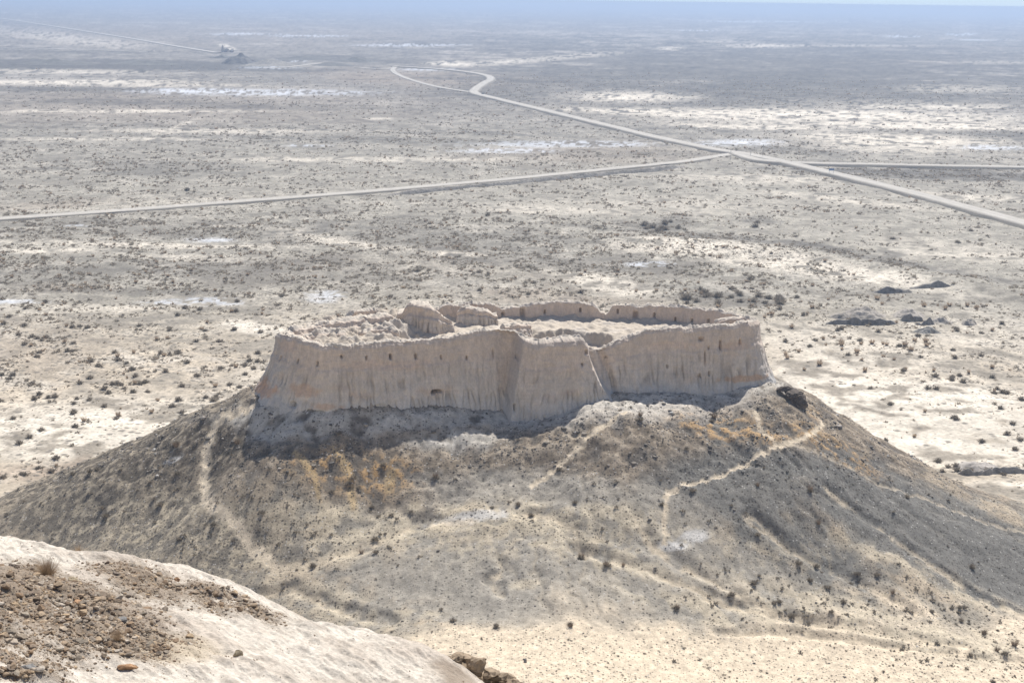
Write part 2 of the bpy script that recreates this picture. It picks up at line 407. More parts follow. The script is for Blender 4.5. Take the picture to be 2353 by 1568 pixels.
# ------------------------------------------------------------------ plain
RISE = [tuple(p[:2]) for p in at_z([1340, 1480, 1620, 1800, 1980, 2180, 2360], [556, 556, 562, 585, 612, 648, 690], np.zeros(7))]
def plain_h(X, Y):
    X = np.asarray(X, float); Y = np.asarray(Y, float)
    r = np.hypot(X, Y)
    k = sstep(2500, 900, r)
    rise = 0
    if RISE:
        m = (X > -40) & (X < 330) & (Y > 380) & (Y < 720); d = np.full(X.shape, 1e3)
        if m.any(): d[m] = poly_dist(X[m], Y[m], RISE)
        rise = 2.0 * np.exp(-(d / 11.0) ** 2) * (1 + .5 * fbm(X, Y, 18, 2, 66))
    return rise + k * (0.7 * fbm(X, Y, 55, 3, 61) + 0.25 * fbm(X, Y, 12, 3, 62)) * sstep(200, 300, r) - 0.3

SALTS = [(620, 212, 215, 8, 0), (430, 208, 120, 5, 0), (1290, 330, 200, 7, 0), (1150, 345, 110, 5, 0), (1700, 327, 105, 8, 0), (2270, 338, 85, 5, 0), (430, 690, 110, 8, 0), (480, 547, 60, 5, 0),
         (745, 680, 45, 14, 0), (1480, 605, 60, 5, 0), (940, 104, 130, 3, 0), (560, 78, 90, 2.5, 0), (720, 83, 90, 2.5, 0), (660, 140, 40, 3, 0), (620, 155, 60, 3, 0), (2210, 79, 30, 4, 0), (2070, 84, 40, 2.5, 0),
         (980, 160, 60, 3, 0), (40, 690, 60, 7, 0), (180, 518, 30, 2, 0), (700, 333, 60, 2, 0), (1750, 50, 150, 1.5, 0), (1600, 70, 60, 1.5, 0), (2250, 92, 60, 1.5, 0)]
CREAMS = [(1560, 572, 180, 13, 2, 1.0), (1790, 602, 190, 18, 9, 1.0), (2030, 640, 180, 16, 10, .9), (1850, 262, 480, 9, 1, 1.1), (2150, 290, 260, 8, 1, 1.1), (1750, 292, 200, 6, 2, .9), (2050, 318, 240, 10, 2, 1), (250, 255, 330, 4, 0, .8), (120, 188, 240, 6, 0, .9), (420, 196, 200, 4, 0, .6), (1560, 262, 260, 6, 3, .8), (250, 318, 300, 4, 0, .6), (900, 365, 300, 5, 0, .6), (600, 300, 420, 4, 0, .5), (330, 560, 330, 7, 1, .8), (820, 560, 160, 8, 6, .7), (170, 705, 330, 9, -1, .5), (1250, 480, 160, 10, 2, .5), (1950, 460, 220, 8, 6, .6), (2200, 450, 150, 8, 3, .6), (2120, 905, 300, 30, 2, 1.3), (2150, 960, 330, 26, 3, 1.2), (2200, 1015, 260, 14, 4, 1.2), (220, 965, 330, 22, -2, 1.2), (180, 1005, 260, 16, 0, 1.2), (2100, 930, 330, 75, 3, .9), (2150, 1010, 330, 50, 5, .9), (1950, 800, 200, 45, 8, .7), (2250, 760, 150, 60, 5, .4), (250, 960, 330, 50, -2, .85), (200, 1010, 260, 35, 0, .85), (80, 1035, 120, 22, 0, .8),
          (590, 752, 65, 14, 5, 2), (575, 748, 60, 10, 3, 1.5), (1440, 222, 140, 13, 1, .95), (1040, 147, 50, 7, 2, .95), (1160, 143, 90, 7, -3, .7), (1330, 128, 90, 6, -4, .55), (1540, 112, 30, 4, 0, .8), (1740, 105, 75, 5, 0, .8), (2040, 330, 200, 22, 2, .8),
          (1900, 275, 420, 20, 1, .6), (2150, 245, 200, 6, 0, .7), (2200, 205, 140, 10, 0, .5), (1620, 570, 170, 18, 6, .7), (1800, 600, 200, 30, 10, .75), (1370, 640, 90, 14, 8, .9), (1430, 660, 90, 15, 8, .8), (1060, 583, 65, 7, 2, .9),
          (2200, 575, 190, 22, 5, .55), (100, 572, 130, 8, 0, .8), (430, 590, 140, 8, 2, .6), (720, 540, 130, 10, 8, .55), (640, 365, 120, 6, 0, .5), (500, 300, 260, 8, 0, .45), (200, 190, 250, 8, 0, .5), (120, 165, 200, 6, 0, .6),
          (160, 90, 170, 12, 6, .5), (350, 470, 350, 16, -4, .35), (1750, 410, 260, 12, 1, .5), (1500, 470, 300, 22, 0, .3), (420, 285, 60, 4, -20, .6), (870, 272, 30, 3, 0, .7), (620, 870, 120, 40, 0, .5), (2330, 1120, 90, 20, 8, .95), (2050, 260, 330, 25, 1, .45),
          (1870, 860, 120, 50, 0, .55), (1950, 105, 200, 2.5, 0, .5), (2280, 143, 80, 4, 0, .4), (520, 107, 22, 5, 20, .9), (1650, 95, 60, 2, 0, .5)]
DARKS = [(1700, 549, 330, 5, 5, .8), (2080, 605, 260, 6, 10, .8), (2120, 397, 250, 7, 1.5, 1), (2000, 394, 150, 5, 1.5, 1), (2250, 410, 160, 4, 1, 1), (60, 150, 220, 7, 0, 1), (420, 148, 200, 5, 1, .9), (1720, 166, 640, 1.8, .5, .9), (250, 152, 420, 8, 1, 1), (2150, 396, 260, 5, 1.5, 1), (2250, 404, 220, 4, 1, .8), (1900, 330, 90, 5, 2, .6), (300, 143, 330, 6, 1, .9), (560, 140, 60, 10, 4, .6), (820, 135, 160, 8, 1, .6), (1750, 170, 600, 55, 1, .75), (1900, 120, 500, 25, 1, .5), (2000, 200, 400, 25, 1, .5), (1150, 200, 120, 25, 1, .4), (1180, 100, 250, 16, 0, .45), (2100, 402, 270, 10, 1, .85),
         (2200, 388, 180, 4, 1, .8), (150, 205, 200, 6, 0, .55), (700, 298, 500, 6, 1, .5), (350, 385, 200, 16, 1, .5), (900, 322, 550, 6, 1, .5), (1400, 352, 250, 8, 0, .35), (1850, 345, 150, 10, 2, .5), (2300, 305, 120, 8, 0, .4), (950, 545, 330, 35, 2, .55), (620, 620, 330, 28, 2, .5),
         (200, 625, 300, 22, -2, .5), (300, 665, 260, 7, 1, .65), (1330, 600, 260, 22, 3, .6), (1530, 512, 60, 16, -15, .7), (1740, 505, 40, 14, 0, .6), (1650, 680, 110, 22, 5, .6), (300, 520, 330, 22, 3, .4), (2000, 245, 420, 8, 1, .5), (1900, 300, 400, 6, 1, .4), (500, 240, 500, 8, 1, .35), (150, 120, 200, 3, 0, .5),
         (1700, 545, 250, 8, 7, .5), (2100, 610, 200, 7, 12, .4)]
REDS = [(100, 1078, 200, 18, -6, .8), (350, 245, 600, 40, 0, .3), (1000, 180, 260, 20, 2, .55), (1350, 350, 260, 22, 0, .35), (120, 470, 160, 10, -4, .3), (1000, 620, 500, 40, 0, .15), (150, 660, 130, 10, 0, .3), (60, 800, 200, 60, 0, .25), (1300, 690, 250, 25, 3, .35), (600, 80, 600, 30, 0, .25), (2100, 110, 250, 4, 0, .4), (2000, 142, 250, 4, 0, .4)]

def plain_layers(X, Y):
    r = np.hypot(X, Y)
    px, py = project(np.stack([X, Y, np.zeros_like(X)], -1))
    nA = fbm(X, Y, 160, 4, 71, 0.6); nB = fbm(X, 1.6 * Y + 0.25 * X, 38, 4, 72, 0.6); nC = fbm(X, Y, 9, 3, 73); nD = fbm(X, Y, 700, 4, 74, 0.6); nE = fbm(X, Y, 3, 2, 75)
    far = sstep(600, 2200, r)
    w = (0.45 * nB + 0.3 * nC) * (1 - far) + (0.5 * nA + 0.3 * nB) * far
    near = sstep(520, 380, r)
    c = np.tile(np.array((0.325, 0.302, 0.255)), (len(X), 1))
    c = mix(c, near * 0.85, (0.47, 0.40, 0.31))
    c = mix(c, sstep(0.0, 0.6, nA * far + (0.7 * nB + 0.5 * nC) * (1 - far)) * 0.55, (0.47, 0.43, 0.37))
    c = mix(c, sstep(-0.05, 0.5, -nB - 0.5 * nC) * 0.65, (0.215, 0.195, 0.165))
    c = mix(c, sstep(700, 1600, r) * 0.85, (0.185, 0.168, 0.148))
    c = mix(c, sstep(800, 1800, r) * sstep(0.05, 0.6, .6 * nD + 0.6 * nA + .4 * nB) * 0.6, (0.40, 0.365, 0.32)); c = mix(c, sstep(800, 1800, r) * sstep(0.1, 0.6, -.6 * nA - .6 * nB) * 0.6, (0.14, 0.13, 0.12))
    veg = 0.36 + 0.6 * nB + 0.5 * nC + 0.3 * nA
    VADD = []
    veg = veg + 0.4 * ell(px, py, 500, 600, 900, 130, 0, 0.5, w) - 0.2 * ell(px, py, 1900, 480, 500, 70, 3, .5, w)
    for *e, sv in [(350, 880, 430, 210, 0, .38), (1690, 595, 250, 36, 8, .75), (2130, 770, 230, 60, 0, .45), (2230, 880, 160, 50, 5, .4), (1000, 640, 900, 60, 0, .2), (1780, 690, 230, 40, 0, .4)]:
        VADD.append(ell(px, py, *e, soft=0.6, warp=w) * sv)
    for *e, s in REDS:
        m = ell(px, py, *e, soft=0.6, warp=w); c = mix(c, m * s, (0.335, 0.27, 0.21))
    for *e, s in DARKS:
        m = ell(px, py, *e, soft=0.6, warp=w * 1.2); c = mix(c, m * s * 0.85, DARKVEG) * (1 - .42 * m * min(s, 1) * sstep(700, 1500, r))[:, None]; veg = veg + 0.6 * m * s
    for *e, s in CREAMS:
        m = ell(px, py, *e, soft=0.55, warp=w * 1.3) * s
        c = mix(c, m * sstep(-0.7, 0.05, nB + nC) , CREAM); veg = veg - 0.55 * m
    veg = np.maximum(veg, .10) + sum(VADD) * (0.7 + .6 * nC)
    for e in SALTS:
        m = ell(px, py, *e, soft=0.5, warp=w * 1.2)
        c = mix(c, m * sstep(-0.25, 0.05, nC + .6 * nE + .7 * nB * (1 - far) + far * nA + .15) * 0.68, SALT); veg = veg - 0.9 * m
    c = c * (1 + 0.10 * nC + 0.06 * nE + sstep(700, 1300, r) * (.22 * nB + .22 * nC + .12 * nA))[:, None]
    return np.clip(c, 0.03, 0.8), np.clip(veg, 0, 1)

# ------------------------------------------------------------------ roads
def smooth_poly(P, step):
    P = np.asarray(P, float)
    Q = np.concatenate([[2 * P[0] - P[1]], P, [2 * P[-1] - P[-2]]])
    out = []
    for i in range(1, len(Q) - 2):
        p0, p1, p2, p3 = Q[i - 1], Q[i], Q[i + 1], Q[i + 2]
        n = max(2, int(np.linalg.norm(p2 - p1) / step))
        t = np.linspace(0, 1, n, endpoint=False)[:, None]
        out.append(0.5 * ((2 * p1) + (-p0 + p2) * t + (2 * p0 - 5 * p1 + 4 * p2 - p3) * t ** 2 + (-p0 + 3 * p1 - 3 * p2 + p3) * t ** 3))
    out.append(P[-1:])
    return np.concatenate(out)

ROADS = [ # name, pixels of its centre line, half width, height, bank width
    ('road', [(2500, 552), (2352, 510), (2100, 442), (1900, 393), (1740, 357), (1640, 341), (1500, 312), (1400, 288), (1250, 252), (1150, 228), (1092, 213), (1093, 203), (1112, 190), (1127, 181), (1115, 172), (1060, 163), (980, 156), (905, 151.5)], 4.8, 1.25, 2.2),
    ('side_road', [(-150, 512), (0, 501), (250, 484), (500, 465), (750, 446), (1000, 425), (1200, 407), (1400, 387), (1560, 371), (1640, 359), (1700, 350)], 3.9, 0.6, 1.2),
    ('east_road', [(1690, 351), (1745, 366), (1850, 373), (2000, 376), (2200, 380), (2500, 385)], 4.0, 1.2, 2.5),
    ('far_road', [(-150, 22), (0, 42), (250, 80), (400, 105), (500, 121)], 6.0, 1.2, 2.0),
    ('old_road', [(1086, 212), (1000, 198), (930, 178), (903, 163), (907, 153)], 3.5, 0.3, 1.0),
    ('farm_track', [(-100, 108), (0, 110), (200, 115), (340, 120)], 4.0, 0.4, 1.0),
    ('salt_track', [(820, 155), (870, 158), (905, 156)], 5.0, 0.3, 1.0),
    ('mound_track', [(600, 157), (660, 154), (710, 148), (740, 145)], 4.0, 0.4, 1.0)]
ROADPTS = []
def build_roads():
    m_top = ground_mat('road_gravel', (0.25, 2.0), (0.10, 0.12), bump=0.15)
    for name, pix, hw, hh, bw in ROADS:
        W = at_z([p[0] for p in pix], [p[1] for p in pix], np.full(len(pix), hh))[:, :2]
        L = smooth_poly(W, 6.0)
        ROADPTS.append((L, hw + bw))
        T = np.gradient(L, axis=0); T /= np.linalg.norm(T, axis=1)[:, None]
        N = np.stack([-T[:, 1], T[:, 0]], -1)
        s = np.cumsum(np.r_[0, np.linalg.norm(np.diff(L, axis=0), axis=1)])
        offs = np.array([-hw - bw - .6, -hw - bw * .5, -hw, -hw * .8, -hw * .4, 0, hw * .4, hw * .8, hw, hw + bw * .5, hw + bw + .6])
        zz = np.array([-1.4, hh * .45, hh * .97, hh, hh * 1.03, hh * 1.05, hh * 1.03, hh, hh * .97, hh * .45, -1.4])
        nj = len(offs)
        V = np.zeros((len(L), nj, 3)); C = np.zeros((len(L), nj, 4))
        for j in range(nj):
            jit = 0.45 * perlin(s / 9, np.full_like(s, j * 3.3), 5) * (2.2 if j in (0, 1, 9, 10) else 1.0)
            V[:, j, :2] = L + N * (offs[j] + jit)[:, None]; V[:, j, 2] = zz[j] + 0.06 * perlin(s / 14, np.full_like(s, j * 1.7), 6)
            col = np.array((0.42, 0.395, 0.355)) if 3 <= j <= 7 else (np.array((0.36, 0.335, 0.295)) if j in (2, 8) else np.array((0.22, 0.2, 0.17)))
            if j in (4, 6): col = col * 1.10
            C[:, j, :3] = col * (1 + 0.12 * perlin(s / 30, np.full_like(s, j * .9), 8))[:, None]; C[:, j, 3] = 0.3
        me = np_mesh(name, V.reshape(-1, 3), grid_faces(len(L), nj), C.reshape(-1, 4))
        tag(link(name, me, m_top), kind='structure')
build_roads()

def on_road(X, Y):
    m = np.zeros(X.shape, bool)
    for L, w in ROADPTS:
        pts = [tuple(p) for p in L[::4]] + [tuple(L[-1])]
        m |= poly_dist(X, Y, pts) < w
    return m

def build_plain():
    th = np.concatenate([np.linspace(-70, -23, 60, endpoint=False), np.arange(-23, 23, 0.052), np.linspace(23, 70, 60)])
    el = np.concatenate([np.linspace(38, 23, 25, endpoint=False), np.arange(23, 0.40, -0.040), np.geomspace(0.40, 0.085, 60)])
    R = 100.0 / np.tan(np.radians(el))
    T, RR = np.meshgrid(np.radians(th), R); sh = T.shape
    X = (RR * np.sin(T)).ravel(); Y = (RR * np.cos(T)).ravel()
    c, veg = plain_layers(X, Y)
    V = np.stack([X, Y, plain_h(X, Y)], -1)
    me = np_mesh('plain', V, grid_faces(*sh), np.concatenate([c, veg[:, None]], 1))
    m = ground_mat('plain_soil', (0.035, 0.22, 1.1), (0.2, 0.3, 0.3), speck=[(0.50, 0.8, (0.16, 0.145, 0.125), 0.8), (1.1, 0.7, (0.17, 0.155, 0.13), 0.75)], bump=0.4, bump_scale=0.9)
    tag(link('plain', me, m), kind='structure')
build_plain()

# berm beside the side road
def berm(name, pix, w, h):
    W = at_z([p[0] for p in pix], [p[1] for p in pix], np.zeros(len(pix)))[:, :2]
    L = smooth_poly(W, 2.5)
    T = np.gradient(L, axis=0); T /= np.linalg.norm(T, axis=1)[:, None]; N = np.stack([-T[:, 1], T[:, 0]], -1)
    s = np.cumsum(np.r_[0, np.linalg.norm(np.diff(L, axis=0), axis=1)])
    offs = np.linspace(-w, w, 9); V = np.zeros((len(L), 9, 3)); C = np.zeros((len(L), 9, 4))
    fade = np.clip(np.minimum(s, s[-1] - s) / 15, 0, 1)
    for j in range(9):
        a = 1 - abs(offs[j] / w) ** 1.3
        V[:, j, :2] = L + N * (offs[j] + 0.5 * perlin(s / 4, np.full_like(s, j * 2.1), 3))[:, None]
        V[:, j, 2] = -0.9 + (0.9 + h * fade * (1 + 0.5 * perlin(s / 5, s * 0, 4))) * a
        C[:, j, :3] = np.array((0.27, 0.25, 0.225)) * (1 + 0.25 * perlin(s / 6, np.full_like(s, j * 1.3), 9))[:, None]; C[:, j, 3] = 0.8
    me = np_mesh(name, V.reshape(-1, 3), grid_faces(len(L), 9), C.reshape(-1, 4))
    return link(name, me, bpy.data.materials['plain_soil'])
tag(berm('earth_bank', [(890, 447), (1000, 438), (1150, 425), (1260, 413), (1400, 400), (1500, 391), (1570, 381)], 2.6, 1.7), kind='structure')

# ------------------------------------------------------------------ fortress
FORT = bpy.data.objects.new('fortress', None); COL.objects.link(FORT)
FORT.location = (0, 255, 32)
tag(FORT, 'ruined mud-brick fortress with a ring of eroded pale walls standing on the hilltop', 'fortress')
def fort_child(name, me, mat):
    o = link(name, me, mat, FORT); o.matrix_parent_inverse.identity(); o.location = (0, -255, -32)
    return o
M_MUD = ground_mat('mud_brick', (0.35, 1.6, 6.0), (0.10, 0.13, 0.16), bump=0.5, bump_scale=2.2, stretch=(1, 1, 0.35))
M_YARD = ground_mat('yard_earth', (0.4, 2.0, 6.0), (0.08, 0.12, 0.12), bump=0.5, bump_scale=2.0)

def resample(P, step, closed):
    if closed: P = np.concatenate([P, P[:1]])
    s = np.r_[0, np.cumsum(np.linalg.norm(np.diff(P, axis=0), axis=1))]
    n = int(s[-1] / step)
    u = np.linspace(0, s[-1], n, endpoint=not closed)
    return np.stack([np.interp(u, s, P[:, k]) for k in range(P.shape[1])], -1), u

MUD = np.array((0.56, 0.485, 0.415)); MUDP = np.array((0.575, 0.48, 0.40)); MUDG = np.array((0.56, 0.505, 0.445)); MUDO = np.array((0.50, 0.33, 0.21)); PALE = np.array((0.50, 0.485, 0.465))

def wall_surface(L, u, N, zt, zb_o, zb_i, thick, batter, n_out, n_top, n_in, closed, dents=(), outer_off=None, seed=0, ibatter=0.5, rough=1.0, cap=True, left_patch=True):
    """loft: outer foot -> outer brink -> crest -> inner brink -> inner foot. Returns V, C, shape"""
    n = len(L)
    uu = u
    rows = []; cols = []
    h_out = np.linspace(0, 1, n_out)
    ha = 1.0
    for h in h_out:
        z = zb_o + (zt - zb_o) * h
        off = batter * (1 - h) ** 1.7
        zz = z
        # erosion flutes, stronger low on the wall
        low = sstep(0.92, 0.35, np.full(n, h))
        f1 = perlin(uu / 0.75 + 0.35 * perlin(uu / 3, zz / 3, seed + 1), zz / 7.0, seed + 2)
        f2 = perlin(uu / 0.33, zz / 4.0, seed + 3)
        f3 = perlin(uu / 2.6, zz / 9.0, seed + 4)
        crk = np.maximum(0, 0.2 - np.abs(perlin(uu / 1.05 + 0.25 * perlin(uu / 2, zz / 2, seed + 40), zz / 14.0, seed + 9))) / 0.2
        crk = crk * sstep(-0.35, 0.3, perlin(uu / 4, zz / 3.0, seed + 10)) * low
        d = rough * (low * (0.17 * f1 + 0.08 * f2 - 0.36 * crk) + 0.28 * f3 + 0.16 * fbm(uu, zz, 1.4, 4, seed + 5) + 0.05 * perlin(uu / 0.3, zz / 0.4, seed + 6))
        # slight ledge at loophole level
        d = d + 0.18 * sstep(0.70, 0.64, np.full(n, h)) * rough
        # rounded brink
        d = d - 0.35 * sstep(0.93, 1.0, np.full(n, h)) ** 2
        o = off + d
        if outer_off is not None: o = o + outer_off(uu, h)
        shade = np.zeros(n)
        for (du, dz, wu, wz, dep) in dents:
            a = np.abs(uu - du)
            if closed: a = np.minimum(a, closed - a)
            k = np.exp(-((a / wu) ** 4 + ((zz - dz) / wz) ** 4))
            o = o - dep * k
        rows.append(np.concatenate([L + N * o[:, None], zz[:, None]], 1))
        c = MUD + (MUDG - MUD) * sstep(0.75, 0.25, np.full(n, h) + 0.15 * perlin(uu / 4, zz / 2, seed + 7))[:, None]
        c = c + (MUDP - c) * (0.6 * sstep(0.55, 0.72, np.full(n, h) + 0.12 * perlin(uu / 6, zz / 2, seed + 8)))[:, None]
        c = c * (1 - 0.36 * crk)[:, None]
        c = c + (MUDO - c) * (0.55 * np.clip(fbm(uu, zz * 2, 7, 3, seed + 12) - 0.25, 0, 1) * sstep(0.7, 0.3, np.full(n, h)))[:, None]
        c = c * (1 + 0.05 * f1 + 0.05 * f2 + 0.06 * perlin(uu / 7, zz / 0.30, seed + 50) + 0.06 * fbm(uu, zz, 2.4, 4, seed + 51))[:, None]
        foot = sstep(0.27, 0.15, np.full(n, h) + 0.06 * fbm(uu, zz, 5, 3, seed + 13))
        c = c + (PALE - c) * (foot * 0.85)[:, None]
        cols.append(c)
    for k in range(1, n_top + 1):
        t = k / (n_top + 1)
        lump = 0.38 * min(1, 1.9 / thick) * np.sin(math.pi * t) * (0.6 + fbm(uu, np.full(n, t * thick), 2.2, 3, seed + 20)) + 0.18 * perlin(uu / 0.6, np.full(n, t * thick / 0.5), seed + 21)
        o = -0.35 - (thick - 0.6) * t + 0.3 * perlin(uu / 1.2, np.full(n, 7 + t), seed + 22)
        rows.append(np.concatenate([L + N * o[:, None], (zt + lump * rough)[:, None]], 1))
        cols.append(np.tile(np.array((0.53, 0.475, 0.41)), (n, 1)) * (1 + 0.1 * perlin(uu / 0.8, np.full(n, t * 3), seed + 23))[:, None])
    for h in np.linspace(1, 0, n_in):
        z = zb_i + (zt - zb_i) * h
        f1 = perlin(uu / 0.9, z / 5.0, seed + 30); f3 = perlin(uu / 3.0, z / 6.0, seed + 31)
        o = -thick - ibatter * (1 - h) ** 1.5 + rough * (0.16 * f1 + 0.35 * f3 + 0.1 * fbm(uu, z, 1.2, 3, seed + 32))
        for (du, dz, wu, wz, dep) in dents:
            if dep > 0: continue
            a = np.abs(uu - du)
            if closed: a = np.minimum(a, closed - a)
            o = o - dep * np.exp(-((a / wu) ** 4 + ((z - dz) / wz) ** 4))
        rows.append(np.concatenate([L + N * o[:, None], z[:, None]], 1))
        c = np.tile(MUDP, (n, 1)) * (1 + 0.08 * f1)[:, None]
        c = c + (np.array((0.47, 0.43, 0.38)) - c) * (sstep(0.5, 0.1, np.full(n, h) + 0.2 * f3) * 0.7)[:, None]
        cols.append(c)
    V = np.stack(rows); C = np.stack(cols)
    return V, C

# plan of the ring wall: (pixel column, distance from the viewpoint) along the front, then back along the far side
FRONT = [(634, 244.5), (640, 241.5), (668, 238.0), (710, 235.6), (750, 234.4), (830, 235.2), (900, 236.4), (1060, 239.2), (1180, 241.2), (1260, 241.6), (1375, 243.4), (1500, 246.0), (1620, 248.6), (1700, 250.8), (1729, 253.0), (1741, 256.5)]
BACK = [(1738, 261), (1715, 265), (1660, 268.5), (1580, 271.5), (1480, 273.5), (1380, 274), (1280, 273.5), (1150, 272), (1010, 270), (900, 267.5), (820, 264.5), (730, 258.5), (665, 251.5)]
def plan_pt(px, d): return at_d(px, 780, d)[:2]
RING = smooth_poly(np.array([plan_pt(*p) for p in FRONT + BACK + FRONT[:1]]), 0.5)[:-1]
RL, RU = resample(RING, 0.115, True)
PER = RU[-1] + 0.115
def closed_normals(L):
    T = np.roll(L, -6, 0) - np.roll(L, 6, 0); T /= np.linalg.norm(T, axis=1)[:, None]
    return np.stack([T[:, 1], -T[:, 0]], -1)
RN = closed_normals(RL)
_cen = RL.mean(0)
if ((RL - _cen) * RN).sum() < 0: RN = -RN
RPX = project(np.concatenate([RL, np.full((len(RL), 1), 43.0)], 1))[0]
i_split = int(np.argmax(RPX)); i_left = int(np.argmin(RPX))
front = np.zeros(len(RL), bool)
idx = np.arange(len(RL))
front[(idx <= i_split)] = True
front[idx >= i_left] = True if i_left > i_split else front[idx >= i_left]
TOPF = [(620, 768), (640, 767), (665, 775), (690, 783), (720, 789), (745, 797), (790, 797), (830, 795), (870, 790), (900, 787), (940, 786), (985, 782), (1030, 778), (1060, 770), (1090, 764), (1130, 761), (1160, 762), (1185, 766), (1203, 775), (1225, 784), (1238, 786), (1252, 780),
        (1300, 777), (1338, 775), (1346, 790), (1352, 800), (1372, 806), (1392, 801), (1420, 786), (1455, 771), (1490, 761), (1530, 757), (1565, 753), (1572, 757), (1600, 756), (1625, 750), (1680, 749), (1700, 744), (1728, 741), (1745, 736)]
TOPB = [(640, 766), (668, 757), (690, 752), (740, 745), (790, 735), (796, 713), (830, 710), (862, 709), (880, 712), (900, 714), (912, 719), (960, 715), (1004, 706), (1020, 698), (1080, 695), (1125, 694), (1142, 702), (1152, 708), (1175, 702), (1190, 704), (1200, 700), (1230, 695), (1290, 690), (1345, 694),
        (1368, 700), (1382, 716), (1400, 719), (1403, 700), (1420, 697), (1450, 698), (1475, 702), (1500, 699), (1560, 702), (1620, 708), (1660, 712), (1700, 720), (1725, 730), (1745, 736)]
def prof(tab, px): return np.interp(px, [a for a, _ in tab], [b for _, b in tab])
py_t = np.where(front, prof(TOPF, RPX), prof(TOPB, RPX))
dist = np.hypot(RL[:, 0], RL[:, 1])
ZT = at_d(RPX, py_t, dist)[:, 2]
k = 9; ker = np.ones(k) / k
ZT = np.convolve(np.r_[ZT[-k:], ZT, ZT[:k]], ker, 'same')[k:-k]
ZT = ZT + 0.22 * fbm(RU, RU * 0, 2.4, 3, 91) + 0.16 * perlin(RU / 0.55, RU * 0, 92) + 0.10 * perlin(RU / 0.26, RU * 0, 93)
ZBO = hill_z(RL[:, 0] + RN[:, 0] * 3, RL[:, 1] + RN[:, 1] * 3) - 1.2
ZBI = np.where(front, 36.0, 38.3)

def u_at(px, on_front=True):
    m = front if on_front else ~front
    i = np.nonzero(m)[0]
    return RU[i[np.argmin(np.abs(RPX[i] - px))]], dist[i[np.argmin(np.abs(RPX[i] - px))]]
uL, _ = u_at(1196); uR, _ = u_at(1346)
def buttress(uu, h):
    a = uL - 3.2 * (1 - h) ** 1.15; b = uR + 4.6 * (1 - h) ** 1.25
    k = sstep(a - 0.9, a + 0.7, uu) * (1 - sstep(b - 0.45, b + 0.45, uu))
    rec = np.exp(-((uu - (uL - 2.0)) / 2.2) ** 2) * 1.2
    shape = 2.7 * k - rec * (1 - k)
    gr = 0.9 * np.exp(-((uu - (uR + 2.6 + 3.0 * (1 - h))) / 0.6) ** 2)
    # left corner swells out at its foot
    return shape - gr
DENTS = []
def dent(px, py, wu=0.2, wz=0.28, dep=1.3, on_front=True, extra=0.0):
    uu, d0 = u_at(px, on_front)
    z = at_d(px, py, d0 - extra if on_front else d0 - 1.8)[2]
    DENTS.append((uu, z, wu, wz, dep if on_front else -dep))
for a in [(651, 825), (686, 832), (730, 838), (784, 822), (840, 825), (897, 822), (954, 822), (1012, 823), (1071, 824)]: dent(*a, extra=1.0, wu=rng.uniform(.13, .24), wz=rng.uniform(.2, .42), dep=rng.uniform(.8, 1.7))
dent(1133, 817, 0.12, 0.8, 0.7, extra=1.0)
dent(1000, 902, 0.75, 0.24, 2.4, extra=2.5); dent(990, 906, 0.35, 0.28, 1.6, extra=2.5)
for a in [(1187, 825, .25, .4), (1341, 808, .35, .4), (1331, 835, .18, .22), (1394, 829, .15, .25), (1612, 786, .4, .35), (1628, 862, .18, .4), (1607, 867, .18, .35), (1533, 846, .12, .3), (1655, 800, .2, .9), (1628, 805, .12, .3), (1700, 792, .25, .5)]: dent(*a, dep=1.0, extra=2.5)
for a in [(600, 925, .7, .5), (690, 932, .6, .5), (780, 946, .9, .25), (1173, 930, .2, .6), (730, 948, 1.0, .2), (1620, 830, .12, 1.2)]: dent(*a, dep=1.0, extra=3.0)
for a in [(1420, 715), (1508, 724), (1558, 734), (1599, 737), (1638, 739), (1332, 712), (1249, 716)]: dent(*a, wu=0.2, wz=0.42, dep=1.2, on_front=False)
for a in [(1463, 723, .5, .7), (1198, 719, .45, .9), (1153, 726, .3, .7)]: dent(*a, dep=1.2, on_front=False)

THICK = np.where(front, 1.7, 1.9)
BAT = 2.9 + 1.3 * np.exp(-((RPX - 640) / 60) ** 2) * front + 1.1 * np.exp(-((RPX - 1745) / 30) ** 2)
V, C = wall_surface(RL, RU, RN, ZT, ZBO, ZBI, 1.8, BAT, 104, 9, 40, PER, DENTS, buttress, seed=100)
sh = V.shape[:2]
def stain_and_shade(cx, cy, ru, rz, k, colr, extra=2.5, sd=1):
    u0, d0 = u_at(cx); z0 = at_d(cx, cy, d0 - extra)[2]
    q = np.sqrt(((RU[None] - u0) / ru) ** 2 + ((V[..., 2] - z0) / rz) ** 2) + .5 * fbm(np.broadcast_to(RU[None], sh), V[..., 2], 1.6, 3, 900 + sd)
    m = (1 - sstep(.6, 1.2, q)) * k * (np.arange(sh[0]) < 104)[:, None]
    C[:] = C + (np.array(colr) - C) * m[..., None]
for a in [(640, 895, 3.2, 1.5, .75, (.56, .36, .24)), (612, 905, 1.6, 1.6, .6, (.45, .29, .18)), (705, 900, 2.4, 1.2, .6, (.56, .38, .26)), (752, 936, 2.0, .6, .55, (.47, .31, .21)), (860, 934, 2.6, .4, .45, (.42, .36, .25)), (840, 845, 3.5, .8, .3, (.6, .44, .33)), (930, 845, 5, .9, .3, (.6, .44, .33)), (1700, 872, 4.0, .6, .7, (.52, .34, .21)), (1690, 800, 3, .8, .35, (.55, .38, .26)), (1550, 800, 6, .7, .25, (.6, .44, .33)), (1160, 870, 1.2, 3, .3, (.42, .34, .28)), (1330, 905, 2.5, .6, .3, (.5, .42, .3)), (660, 800, 3, 1.2, .3, (.6, .43, .32))]: stain_and_shade(*a, sd=int(a[0]))  # orange-brown stains, plus shade painted into the recess left of the buttress
